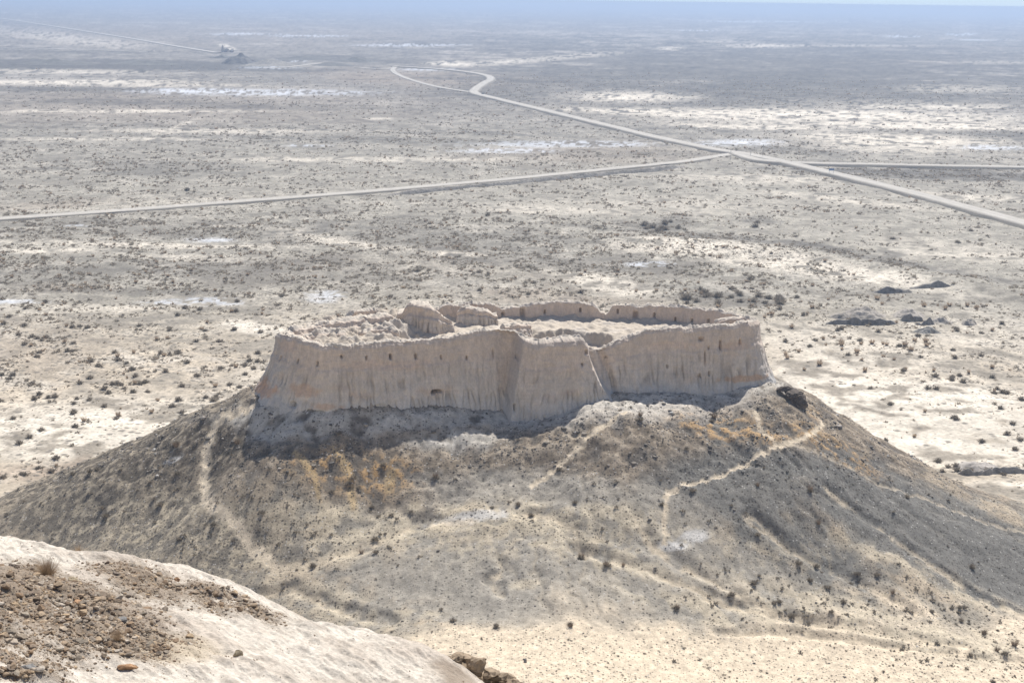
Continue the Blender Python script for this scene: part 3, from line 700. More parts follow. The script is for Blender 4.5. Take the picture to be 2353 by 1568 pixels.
me = np_mesh('curtain_wall', V.reshape(-1, 3), grid_faces(sh[0], sh[1], wrap=True), C.reshape(-1, 3))
fort_child('curtain_wall', me, M_MUD)

# courtyard
def build_yard():
    xs = np.arange(RL[:, 0].min() - 1, RL[:, 0].max() + 1, 0.22); ys = np.arange(RL[:, 1].min() - 1, RL[:, 1].max() + 1, 0.22)
    X, Y = np.meshgrid(xs, ys); sh = X.shape; X = X.ravel(); Y = Y.ravel()
    pts = [tuple(p) for p in RL[::12]] + [tuple(RL[0])]
    # signed distance to the ring
    d = poly_dist(X, Y, pts)
    q = np.array(pts); ins = np.zeros(len(X), bool)
    for (x0, y0), (x1, y1) in zip(q[:-1], q[1:]):
        cnd = ((y0 > Y) != (y1 > Y)) & (X < (x1 - x0) * (Y - y0) / (y1 - y0 + 1e-12) + x0)
        ins ^= cnd
    sd = np.where(ins, d, -d)
    px, py = project(np.stack([X, Y, np.full_like(X, 40.0)], -1))
    n1 = fbm(X, Y, 6, 4, 201); n2 = fbm(X, Y, 1.6, 3, 202)
    Z = 38.8 + 0.25 * n1 + 0.12 * n2
    lf = sstep(1010, 900, px + 12 * n1)
    Z = Z + lf * (2.4 + 0.7 * n1 + 0.6 * n2)
    pit = ell(px, py, 955, 772, 62, 14, 0, .4, 0.2 * n2); Z = Z - pit * 2.4
    for (cx, cy, rx, ry, dz) in [(840, 775, 30, 6, -.9), (790, 780, 22, 5, -.7), (880, 770, 26, 6, -.7), (700, 772, 30, 6, .4), (1010, 773, 45, 5, .8), (1090, 760, 40, 6, .5), (1130, 746, 50, 6, .5)]:
        Z = Z + dz * ell(px, py, cx, cy, rx, ry, 0, .5, .3 * n2)
    # lower strip behind the front wall, with a cut face towards it
    cut = ell(X, Y, 10.0, 248.5, 11.0, 13.5, 0, 0.06, 0.07 * n1 + 0.05 * n2)
    Z = Z - 2.3 * cut
    hum = fbm(X, Y, 2.8, 4, 205); Z = Z + 0.55 * np.clip(hum, -.4, 1) * (1 - .6 * cut)
    # bank of fallen mud against the foot of the walls
    Z = Z + 0.9 * sstep(4.5, 1.5, sd) * (1 - cut * .8) * (0.6 + 0.5 * n1)
    V = np.stack([X, Y, Z], -1)
    keep = (sd > 0.9).reshape(sh)
    F = grid_faces(*sh); kf = keep.ravel()[F].all(1); F = F[kf]
    used = np.unique(F); rm = np.full(len(V), -1); rm[used] = np.arange(len(used))
    c = np.tile(np.array((0.50, 0.44, 0.365)), (len(V), 1)); c = mix(c, sstep(0.0, .6, n2 + n1 * .5) * .5, (0.42, 0.36, 0.30)); c = mix(c, sstep(.1, .6, n1) * 0.3, (0.60, 0.56, 0.51))
    me = np_mesh('courtyard', V[used], rm[F], c[used])
    fort_child('courtyard', me, M_YARD)
build_yard()

def stub(name, pts, thick, seed, rough=1.0, batter=0.6):
    """a remnant of an inner wall: pts = (px, py of its top, distance, foot z)"""
    T = np.array([[*at_d(a, b, d), zf] for a, b, d, zf in pts])
    P, u = resample(smooth_poly(T, 0.6), 0.14, False)
    L = P[:, :2]; tg = np.gradient(L, axis=0); tg /= np.linalg.norm(tg, axis=1)[:, None]
    N = np.stack([tg[:, 1], -tg[:, 0]], -1)
    if (N[:, 1]).mean() > 0: N = -N
    e = np.minimum(u, u[-1] - u); zt = P[:, 2] + 0.35 * fbm(u, u * 0, 2, 3, seed); zf = P[:, 3] - 1.0
    zt = zf + (zt - zf) * sstep(-0.5, 0.35, e)
    V, C = wall_surface(L, u, N, zt, zf, zf, thick, batter, 40, 7, 28, None, (), None, seed=seed, rough=rough)
    C[:12] = MUD
    sq = sstep(-0.3, 0.5, e)               # close the two ends
    mid = L - N * (thick / 2)
    V[:, :, :2] = mid[None] + (V[:, :, :2] - mid[None]) * sq[None, :, None]
    fort_child(name, np_mesh(name, V.reshape(-1, 3), grid_faces(*V.shape[:2]), C.reshape(-1, 3)), M_MUD)
stub('inner_wall', [(676, 760, 248.5, 40.5), (720, 751, 250.5, 40.5), (780, 741, 252.5, 40.5), (850, 731, 254.5, 40.0), (900, 725, 256.5, 39.2), (908, 730, 257.5, 39.0)], 2.8, 300, rough=1.7, batter=2.6)
stub('inner_wall', [(908, 720, 259.0, 39.0), (925, 716, 258.8, 39.0), (936, 700, 258.5, 38.9), (965, 702, 258.0, 38.8), (995, 708, 258.0, 38.8), (1012, 719, 258.8, 39.0), (1030, 734, 260.0, 39.3), (1038, 742, 261, 39.5)], 4.2, 330, batter=0.7, rough=1.7)
stub('inner_wall', [(1046, 716, 265.5, 39.4), (1065, 709, 265, 39.4), (1100, 712, 265, 39.4), (1125, 717, 265.5, 39.4), (1146, 730, 266.0, 39.4)], 2.4, 360, rough=1.5)
stub('inner_wall', [(705, 775, 243.0, 40.6), (745, 768, 245.5, 40.6), (800, 766, 246.5, 40.4)], 1.6, 410, rough=1.8, batter=1.6)
stub('inner_wall', [(830, 764, 249.0, 40.4), (870, 757, 250.5, 40.2), (915, 762, 249.5, 39.6)], 1.8, 420, rough=1.8, batter=1.4)
stub('inner_wall', [(1160, 752, 257.0, 38.6), (1195, 746, 259.5, 38.6), (1225, 748, 261.0, 38.6)], 2.0, 430, rough=1.5, batter=1.0)
stub('inner_wall', [(1648, 741, 259.5, 39.4), (1670, 733, 260.5, 39.4), (1705, 731, 260.0, 39.4), (1730, 734, 258.5, 39.4)], 1.6, 390)

# ------------------------------------------------------------------ foreground ridge
RA, RB, RC = at_d(0, 1215, 33.0), at_d(0, 1568, 22.0), at_d(1080, 1568, 29.5)
_nr = np.cross(RB - RA, RC - RA); _nr = _nr / _nr[2]
def ridge_plane(X, Y): return RA[2] - (_nr[0] * (X - RA[0]) + _nr[1] * (Y - RA[1]))
CREST = [(-260, 1160), (-120, 1190), (0, 1217), (100, 1240), (200, 1268), (320, 1285), (450, 1302), (520, 1325), (570, 1345), (620, 1378), (662, 1402), (700, 1412), (760, 1424), (830, 1436), (900, 1466), (960, 1495), (1010, 1520), (1080, 1568), (1180, 1660), (1300, 1790)]
def ray_plane(px, py):
    v = ray(px, py)
    den = v[:, 2] + _nr[0] * v[:, 0] + _nr[1] * v[:, 1]
    t = (RA[2] - CAM[2] + _nr[0] * (RA[0] - CAM[0]) + _nr[1] * (RA[1] - CAM[1])) / den
    return CAM + v * t[:, None]
CW = ray_plane(np.array([p[0] for p in CREST], float), np.array([p[1] for p in CREST], float))[:, :2]
def beyond(X, Y):
    d = poly_dist(X, Y, [tuple(p) for p in CW])
    # sign: farther from the viewpoint than the crest in the same direction
    az = np.arctan2(X, Y); ca = np.arctan2(CW[:, 0], CW[:, 1]); cr = np.hypot(CW[:, 0], CW[:, 1])
    o = np.argsort(ca)
    return np.where(np.hypot(X, Y) > np.interp(az, ca[o], cr[o]), d, -d)
def ridge_layers(X, Y):
    Z = ridge_plane(X, Y)
    px, py = project(np.stack([X, Y, Z], -1))
    n1 = fbm(X, Y, 3.5, 4, 401); n2 = fbm(X, Y, 1.0, 4, 402); n3 = fbm(X, Y, 0.28, 3, 403)
    # thin strata flakes, running along the slope
    a = X * 0.80 - Y * 0.6; b = X * 0.6 + Y * 0.80
    fl = perlin(a / 0.9, b / 0.16, 404); fl2 = perlin(a / 0.35, b / 0.06, 405)
    s = beyond(X, Y)
    gz = np.maximum.reduce([ell(px, py, 110, 1410, 250, 85, 8, .4, .35 * n2), ell(px, py, 330, 1345, 130, 30, 12, .5, .4 * n2), ell(px, py, 520, 1375, 140, 22, 14, .5, .5 * n2), ell(px, py, 230, 1455, 200, 50, 10, .5, .4 * n2), ell(px, py, 60, 1340, 110, 40, 10, .5, .4 * n2), ell(px, py, 60, 1520, 110, 14, 14, .5, .4 * n2), ell(px, py, 60, 1550, 110, 8, 10, .5, .4 * n2)])
    sand = ell(px, py, 400, 1500, 90, 24, 5, .5, .3 * n2)
    rock = np.maximum(ell(px, py, 1050, 1560, 60, 30, 30, .5, .4 * n2), ell(px, py, 800, 1560, 90, 18, 10, .5, .6 * n2) * .35)
    Z = Z + (0.30 * n1 + 0.11 * n2 + 0.022 * n3) + (1 - gz) * (1 - sand) * (0.050 * fl + 0.016 * fl2) + 0.10 * gz * (1 + n2)
    Z = Z - 0.16 * np.maximum(s + 0.6 + 0.25 * n2, 0) ** 1.75
    c = np.tile(np.array((0.64, 0.585, 0.51)), (len(X), 1))
    c = mix(c, sstep(0.0, 0.7, n1 + .5 * n2) * .55, (0.47, 0.40, 0.335))
    c = mix(c, sstep(0.05, 0.5, fl + 0.5 * fl2 + .3 * n2) * 0.45, (0.36, 0.325, 0.285))
    c = mix(c, sstep(.15, .5, n3 + fl2 * .5) * .35, (0.36, 0.30, 0.245)); n5 = fbm(X, Y, .09, 2, 408); c = c * (1 + .18 * n5)[:, None]; Z = Z + .006 * n5
    c = mix(c, sand * .8, (0.60, 0.51, 0.38))
    c = mix(c, gz * 0.85 * sstep(-.5, .2, n2 + .4), (0.26, 0.20, 0.145)); c = mix(c, gz * .6 * sstep(.1, .5, n3), (0.17, 0.135, 0.105))
    c = mix(c, rock * .8, (0.27, 0.215, 0.165))
    c = mix(c, sstep(0.5, 2.5, s) * .6, (0.35, 0.29, 0.22))
    return Z, np.clip(c * (1 + .06 * n3)[:, None], .02, .8), np.clip(gz, 0, 1)
def build_ridge():
    xs = np.concatenate([np.arange(-24, -12.5, .15), np.arange(-12.5, 2.5, 0.038), np.arange(2.5, 12, .15)])
    ys = np.concatenate([np.arange(14, 20, .15), np.arange(20, 36.5, 0.042), np.arange(36.5, 54, .2)])
    X, Y = np.meshgrid(xs, ys); sh = X.shape
    Z, c, g = ridge_layers(X.ravel(), Y.ravel())
    V = np.stack([X.ravel(), Y.ravel(), Z], -1)
    m = ground_mat('ridge_chalk', (1.2, 7.0, 30.0), (0.10, 0.12, 0.14), speck=[(22.0, 0.30, (0.17, 0.13, 0.10), 0.8), (38.0, 0.4, (0.26, 0.21, 0.16), 0.8)], bump=0.5, bump_scale=14.0)
    tag(link('ridge', np_mesh('ridge', V, grid_faces(*sh), np.concatenate([c, g[:, None]], 1)), m), kind='structure')
    return xs, ys, Z.reshape(sh), g.reshape(sh)
GXS, GYS, GZ, GG = build_ridge()
def samp(A, xs, ys, x, y):
    i = np.clip(np.searchsorted(xs, x) - 1, 0, len(xs) - 2); j = np.clip(np.searchsorted(ys, y) - 1, 0, len(ys) - 2)
    u = (x - xs[i]) / (xs[i + 1] - xs[i]); v = (y - ys[j]) / (ys[j + 1] - ys[j])
    return (A[j, i] * (1 - u) + A[j, i + 1] * u) * (1 - v) + (A[j + 1, i] * (1 - u) + A[j + 1, i + 1] * u) * v

# ------------------------------------------------------------------ stones
def ico(sub):
    import bmesh
    bm = bmesh.new(); bmesh.ops.create_icosphere(bm, subdivisions=sub, radius=1.0)
    V = np.array([v.co[:] for v in bm.verts]); F = np.array([[v.index for v in f.verts] for f in bm.faces]); bm.free()
    return V, F
ICO1, ICO2, ICO3 = ico(1), ico(2), ico(3)
def rock_shape(seed, base=ICO2, planes=9):
    r = np.random.default_rng(seed); V, F = base
    V = V.copy()
    for k in range(planes):                       # chop flat facets
        nv = r.normal(size=3); nv /= np.linalg.norm(nv); h = r.uniform(0.45, 0.85)
        d = V @ nv - h; V = V - np.outer(np.maximum(d, 0) * 0.95, nv)
    V = V + 0.05 * r.normal(size=V.shape)
    V = V * np.array([r.uniform(.8, 1.25), r.uniform(.7, 1.1), r.uniform(.45, .8)])
    return V, F
def rotz(V, a):
    c, s = np.cos(a), np.sin(a)
    return np.stack([V[..., 0] * c - V[..., 1] * s, V[..., 0] * s + V[..., 1] * c, V[..., 2]], -1)
def scatter_mesh(name, temps, P, S, A, mat, squash=None, smooth=False, pick=None):
    """many small pieces merged into one mesh; P positions, S sizes, A yaw angles"""
    Vs, Fs, off = [], [], 0
    pick = rng.integers(0, len(temps), len(P)) if pick is None else pick
    for t, (TV, TF) in enumerate(temps):
        i = np.nonzero(pick == t)[0]
        if not len(i): continue
        c, s = np.cos(A[i])[:, None], np.sin(A[i])[:, None]
        x = (TV[:, 0] * c - TV[:, 1] * s); y = (TV[:, 0] * s + TV[:, 1] * c); z = np.tile(TV[:, 2], (len(i), 1))
        sc = S[i][:, None]
        zq = 1.0 if squash is None else squash[i][:, None]
        V = np.stack([x * sc, y * sc, z * sc * zq], -1) + P[i][:, None, :]
        n = len(TV)
        F = TF[None] + (np.arange(len(i)) * n)[:, None, None] + off
        Vs.append(V.reshape(-1, 3)); Fs.append(F.reshape(-1, TF.shape[1])); off += n * len(i)
    me = np_mesh(name, np.concatenate(Vs), np.concatenate(Fs), smooth=smooth)
    return link(name, me, mat)

M_STONE = stone_mat('stone', [(0.0, (0.13, 0.098, 0.07)), (0.25, (0.24, 0.165, 0.105)), (0.45, (0.27, 0.23, 0.18)), (0.65, (0.19, 0.15, 0.12)), (0.82, (0.38, 0.28, 0.18)), (1.0, (0.42, 0.37, 0.31))], 14.0)
M_RUBBLE = stone_mat('rubble', [(0.0, (0.07, 0.065, 0.06)), (0.45, (0.13, 0.12, 0.11)), (0.75, (0.21, 0.185, 0.155)), (0.93, (0.32, 0.29, 0.26)), (1.0, (0.5, 0.49, 0.47))], 3.0)

def ridge_pt(px, py):
    p = ray_plane(np.atleast_1d(np.asarray(px, float)), np.atleast_1d(np.asarray(py, float)))
    z = samp(GZ, GXS, GYS, p[:, 0], p[:, 1])
    # one correction along the ray for the relief
    v = p - CAM; t = (z - p[:, 2]) / v[:, 2]; q = p + v * (t * 0.8)[:, None]
    q[:, 2] = samp(GZ, GXS, GYS, q[:, 0], q[:, 1])
    return q

def build_stones():
    temps = [rock_shape(500 + k) for k in range(10)]
    meshes = [np_mesh('stone', *t, smooth=False) for t in temps]
    for m in meshes: m.materials.append(M_STONE)
    # positions: dense in the scree, sparse on the chalk
    n = 95000
    px = rng.uniform(-60, 1150, n); py = rng.uniform(1190, 1600, n)
    cy = np.interp(px, [p[0] for p in CREST], [p[1] for p in CREST])
    ok = py > cy + 6
    P = ridge_pt(px, py); inside = (P[:, 0] > -12.3) & (P[:, 0] < 2.3) & (P[:, 1] > 20.2) & (P[:, 1] < 36.3)
    g = samp(GG, GXS, GYS, P[:, 0], P[:, 1])
    dens = 0.03 + 1.3 * g ** 1.2
    ok &= inside & (rng.uniform(size=n) < dens * 0.5)
    P = P[ok]; g = g[ok]; n = len(P)
    S = 0.0155 * np.exp(rng.normal(0.0, 0.66, n)) * (0.7 + 0.7 * g)
    S = np.clip(S, 0.008, 0.095)
    px_, py_ = project(P)
    onscreen = (px_ > -10) & (px_ < 2360) & (py_ < 1575)
    app = np.where(onscreen, S / np.linalg.norm(P - CAM, axis=1), 0)
    order = np.argsort(-app); top = order[:285]; rest = order[285:]
    A = rng.uniform(0, 2 * math.pi, n)
    for i in top:
        o = bpy.data.objects.new('stone', meshes[int(rng.integers(0, 10))]); COL.objects.link(o)
        o.location = P[i] + np.array([0, 0, 0.18 * S[i]]); o.scale = (S[i], S[i], S[i])
        o.rotation_euler = (rng.uniform(-.4, .4), rng.uniform(-.4, .4), A[i])
        x, y = px_[i], py_[i]
        if x < 190: lab = 'brown and grey stone of the scree at the left end of the foreground ridge'
        elif x < 420 and y < 1400: lab = 'brown stone on the upper edge of the scree on the foreground ridge'
        elif x < 420: lab = 'brown stone on the lower edge of the scree above the sandy hollow'
        else: lab = 'loose brown stone lying on the white chalk of the foreground ridge'
        tag(o, lab, 'stone', {'brown and grey stone of the scree at the left end of the foreground ridge': 'stones at the left end of the scree', 'brown stone on the upper edge of the scree on the foreground ridge': 'stones on the upper scree', 'brown stone on the lower edge of the scree above the sandy hollow': 'stones on the lower scree'}.get(lab, 'loose stones on the white chalk'))
    small = [rock_shape(600 + k, ICO1, 6) for k in range(8)]
    tag(scatter_mesh('gravel', small, P[rest] + np.array([0, 0, .002]), S[rest], A[rest], M_STONE), 'brown gravel scree scattered over the foreground ridge', 'gravel', kind='stuff')
    # single remarkable stones
    def one(name, px, py, s, seed, mat, lab, sq=(1, 1, 1), rot=0.0, base=ICO3, lift=.25, planes=11):
        V, F = rock_shape(seed, base, planes); V = V * np.array(sq)
        o = link(name, np_mesh(name, V * s, F, smooth=False), mat); p = ridge_pt(px, py)[0]
        o.location = p + np.array([0, 0, lift * s]); o.rotation_euler = (0, 0, rot)
        tag(o, lab, 'rock')
    m_or = stone_mat('orange_rock', [(0, (0.36, 0.215, 0.12)), (1, (0.40, 0.25, 0.15))], 20)
    m_tan = stone_mat('tan_rock', [(0, (0.33, 0.27, 0.185)), (1, (0.36, 0.30, 0.21))], 18)
    m_gr = stone_mat('grey_rock', [(0, (0.2, 0.195, 0.19)), (1, (0.24, 0.23, 0.215))], 18)
    one('rock', 294, 1534, .15, 701, m_or, 'orange brown pointed rock lying alone in the pale sandy hollow', (1.35, .8, 1.2), .3)
    one('rock', 168, 1337, .13, 702, m_tan, 'large rounded tan rock at the top of the brown scree', (1.2, .9, .9), -.5)
    one('rock', 280, 1426, .13, 703, m_gr, 'rounded blue-grey rock in the middle of the brown scree', (1.2, .9, .8), .2)
    one('rock', 100, 1325, .12, 704, m_gr, 'flat grey rock beside the dry foreground shrub', (1.5, .9, .5), .1)
    one('rock', 178, 1382, .12, 705, m_or, 'reddish rock halfway down the brown scree', (1.1, .9, .9), .8)
    one('rock', 68, 1540, .15, 706, m_gr, 'square grey rock near the bottom left corner', (1.2, .9, .9), .1)
    one('rock', 405, 1335, .10, 707, m_or, 'brown rock perched on the bright chalk brow', (1.2, .8, .8), .4)
    one('rock', 810, 1467, .09, 708, m_gr, 'small dark rock alone on the bright chalk dome', (1, .9, .8), .4)
    one('rock', 545, 1510, .11, 709, m_tan, 'tan broken rock on the pale slope right of the hollow', (.9, .8, 1.1), .2)
build_stones()

# rock outcrop behind the ridge
def outcrop(name, lumps, mat, lab, seed, d):
    Vs, Fs, off = [], [], 0
    for k, (px, py, s, sq) in enumerate(lumps):
        V, F = rock_shape(seed + k, ICO3, 14)
        V = V * (1 + 0.06 * perlin(V[:, 0] * 3 + k, V[:, 1] * 3 + V[:, 2] * 2, seed))[:, None]
        V = rotz(V * np.array(sq), k * 1.3) * s + at_d(px, py, d + 0.25 * (k % 3))
        Vs.append(V); Fs.append(F + off); off += len(V)
    o = link(name, np_mesh(name, np.concatenate(Vs), np.concatenate(Fs), smooth=False), mat)
    return tag(o, lab, 'rock outcrop')
M_OUT = stone_mat('brown_outcrop', [(0, (0.20, 0.155, 0.11)), (.5, (0.26, 0.20, 0.14)), (1, (0.32, 0.25, 0.18))], 6.0, 0.8)
outcrop('rock_outcrop', [(1022, 1512, .22, (1.2, 1, .9)), (1050, 1512, .26, (1, 1, 1.2)), (1075, 1518, .32, (1, 1, 1.2)), (1098, 1530, .32, (1, 1, 1.3)), (1062, 1545, .45, (1.3, 1, 1.3)), (1100, 1560, .48, (1.3, 1, 1.3)), (1126, 1545, .26, (1, 1, 1.2)), (1140, 1552, .30, (1, 1, 1.2)), (1160, 1562, .30, (1, 1, 1)), (1182, 1572, .28, (1, 1, 1)), (1040, 1580, .6, (1.3, 1, 1.6)), (1110, 1600, .7, (1.5, 1, 1.5)), (1165, 1605, .55, (1.3, 1, 1.3)), (1215, 1640, .5, (1.3, 1, 1.2))], M_OUT,
        'brown jointed rock outcrop behind the foreground ridge at the bottom edge', 740, 32.0)
M_DK = stone_mat('dark_outcrop', [(0, (0.085, 0.07, 0.06)), (.5, (0.13, 0.105, 0.085)), (1, (0.19, 0.15, 0.12))], 0.9, 1.0)
outcrop('rock_outcrop', [(1800, 893, 1.6, (1.6, 1, .8)), (1815, 900, 1.7, (1.4, 1, .9)), (1832, 910, 1.9, (1.2, 1, 1)), (1840, 922, 1.8, (1.1, 1, 1.1)), (1822, 922, 2.2, (1.2, 1, 1)), (1846, 932, 1.2, (1, 1, 1.1))], M_DK,
        'dark jagged rock outcrop on the hill brow right of the fortress', 780, 250.0)

# rubble on the hill
def build_rubble():
    n = 110000
    # spread over the ground, not over the picture: sample world XY
    X = rng.uniform(-95, 95, n * 2); Y = rng.uniform(166, 258, n * 2)
    Zs = hill_z(X, Y); a, b = project(np.stack([X, Y, Zs], -1))
    _, c, g = hill_layers(X, Y)
    up = sstep(1200, 1000, b)
    pts = [tuple(p) for p in RL[::12]] + [tuple(RL[0])]
    dr = poly_dist(X, Y, pts)
    q = np.array(pts); ins = np.zeros(len(X), bool)
    for (x0, y0), (x1, y1) in zip(q[:-1], q[1:]):
        ins ^= ((y0 > Y) != (y1 > Y)) & (X < (x1 - x0) * (Y - y0) / (y1 - y0 + 1e-12) + x0)
    ok = (~ins) & (dr > 3.5) & (rng.uniform(size=n * 2) < g * (0.25 + 0.75 * up) * sstep(-.4, .5, fbm(X, Y, 6, 3, 801)) * .8) & (a > -60) & (a < 2420) & (b < 1600)
    P = np.stack([X, Y, Zs], -1)[ok]; n = len(P)
    S = np.clip(0.072 * np.exp(rng.normal(0, .62, n)) * (0.75 + 0.75 * up[ok]), .04, .7)
    tag(scatter_mesh('rubble', [rock_shape(800 + k, ICO1, 6) for k in range(8)], P, S, rng.uniform(0, 6.28, n), M_RUBBLE), 'dark broken rubble strewn over the hill slope', 'rubble', kind='stuff')
build_rubble()

# ------------------------------------------------------------------ shrubs
def shrub_shape(seed, n_leaf, r=0.55, h=0.46, w=0.05, upright=0.35, hollow=0.35):
    """dome of short twigs with gaps: each twig one narrow triangle"""
    g = np.random.default_rng(seed)
    V = []; F = []
    for k in range(n_leaf):
        a = g.uniform(0, 2 * math.pi); rr = r * math.sqrt(g.uniform(0, 1)) * (0.8 + 0.25 * math.sin(3 * a + seed))
        top = h * math.sqrt(max(0.05, 1 - (rr / (r * 1.1)) ** 2)) * g.uniform(hollow, 1.05)
        base = np.array([rr * .45 * math.cos(a), rr * .45 * math.sin(a), max(0, top * g.uniform(0, .6) - .04)])
        tip = np.array([rr * math.cos(a) * g.uniform(.9, 1.3), rr * math.sin(a) * g.uniform(.9, 1.3), top])
        side = np.array([-math.sin(a + g.normal() * .8), math.cos(a + g.normal() * .8), g.normal() * .3]) * w * g.uniform(.6, 1.5)
        i = len(V)
        V += [base - side * .5, base + side * .5, tip]; F.append((i, i + 1, i + 2))
    return np.array(V), np.array(F)
def grass_shape(seed, n, r=0.42, h=0.75, w=0.035):
    g = np.random.default_rng(seed); V = []; F = []
    for k in range(n):
        a = g.uniform(0, 6.283); b = r * .35 * math.sqrt(g.uniform()); hh = h * g.uniform(.45, 1.05)
        base = np.array([b * math.cos(a), b * math.sin(a), 0]); lean = g.uniform(.3, 1.2)
        tip = np.array([r * lean * math.cos(a), r * lean * math.sin(a), hh]); s = np.array([-math.sin(a), math.cos(a), 0]) * w * g.uniform(.6, 1.4)
        if g.uniform() < .5: s = s[[1, 0, 2]]
        i = len(V); V += [base - s, base + s, tip]; F.append((i, i + 1, i + 2))
    return np.array(V), np.array(F)

M_SHRUB = twig_mat('shrub_twigs', (0.165, 0.145, 0.115), (0.33, 0.285, 0.23), .38)
M_SCRUB = twig_mat('scrub_twigs', (0.235, 0.205, 0.16), (0.43, 0.375, 0.30), .48)
M_DRY = twig_mat('dry_twigs', (0.36, 0.28, 0.20), (0.52, 0.42, 0.31), .4)

HSH = [shrub_shape(900 + k, 170, w=.055) for k in range(6)]
HSHM = [np_mesh('desert_shrub', *t, smooth=False) for t in HSH]
for m in HSHM: m.materials.append(M_SHRUB)
DRY = [grass_shape(930 + k, 110) for k in range(5)]
DRYM = [np_mesh('dry_bush', *t, smooth=False) for t in DRY]
for m in DRYM: m.materials.append(M_DRY)
SMALL = [shrub_shape(960 + k, 26, w=.16) for k in range(7)]
SMALL2 = [grass_shape(980 + k, 20, w=.10) for k in range(4)]

ZONES = [ # for labels: name of place by picture area
    (lambda x, y: y > 1430 and x > 1700, 'small dark shrub on the sandy flat at the bottom right', 'shrubs on the sandy flat at the bottom right'),
    (lambda x, y: y > 1430, 'small dark shrub on the sandy flat beyond the chalk ridge', 'shrubs on the sandy flat beyond the chalk ridge'),
    (lambda x, y: x > 1900 and y > 1230, 'grey shrub along the sandy gullies of the right slope', 'shrubs along the gullies of the right slope'),
    (lambda x, y: x > 1450 and y > 1130, 'grey shrub on the gravel slope below the right footpath', 'shrubs on the gravel slope below the right footpath'),
    (lambda x, y: x > 1450, 'grey shrub on the rocky brow under the right half of the fortress', 'shrubs on the rocky brow under the right half'),
    (lambda x, y: x < 460 , 'grey shrub on the dark slope left of the left footpath', 'shrubs left of the left footpath'),
    (lambda x, y: x < 760 and y > 1120, 'rounded grey shrub between the left footpath and the sandy gully', 'shrubs right of the left footpath'),
    (lambda x, y: y < 1130, 'grey shrub on the orange brown slope below the fortress shadow', 'shrubs below the fortress shadow'),
    (lambda x, y: True, 'grey shrub on the pale sand in the middle of the hill slope', 'shrubs in the middle of the hill slope')]
PZONES = [
    (lambda x, y: x < 700 and y > 700, 'grey bush on the pale plain left of the fortress hill', 'bushes on the plain left of the hill'),
    (lambda x, y: x > 1500 and y > 700, 'grey bush on the bright sand right of the fortress hill', 'bushes on the sand right of the hill'),
    (lambda x, y: x > 1300, 'grey bush on the open plain between the fortress and the long road', 'bushes between the fortress and the long road'),
    (lambda x, y: True, 'grey bush on the scrubby plain behind the fortress', 'bushes on the scrub plain behind the fortress')]
def zone(x, y, zs=ZONES):
    for f, l, g in zs:
        if f(x, y): return l, g

def fort_mask(X, Y, pad=3.2):
    pts = [tuple(p) for p in RL[::12]] + [tuple(RL[0])]; q = np.array(pts); ins = np.zeros(len(X), bool)
    for (x0, y0), (x1, y1) in zip(q[:-1], q[1:]):
        ins ^= ((y0 > Y) != (y1 > Y)) & (X < (x1 - x0) * (Y - y0) / (y1 - y0 + 1e-12) + x0)
    return ins | (poly_dist(X, Y, pts) < pad)

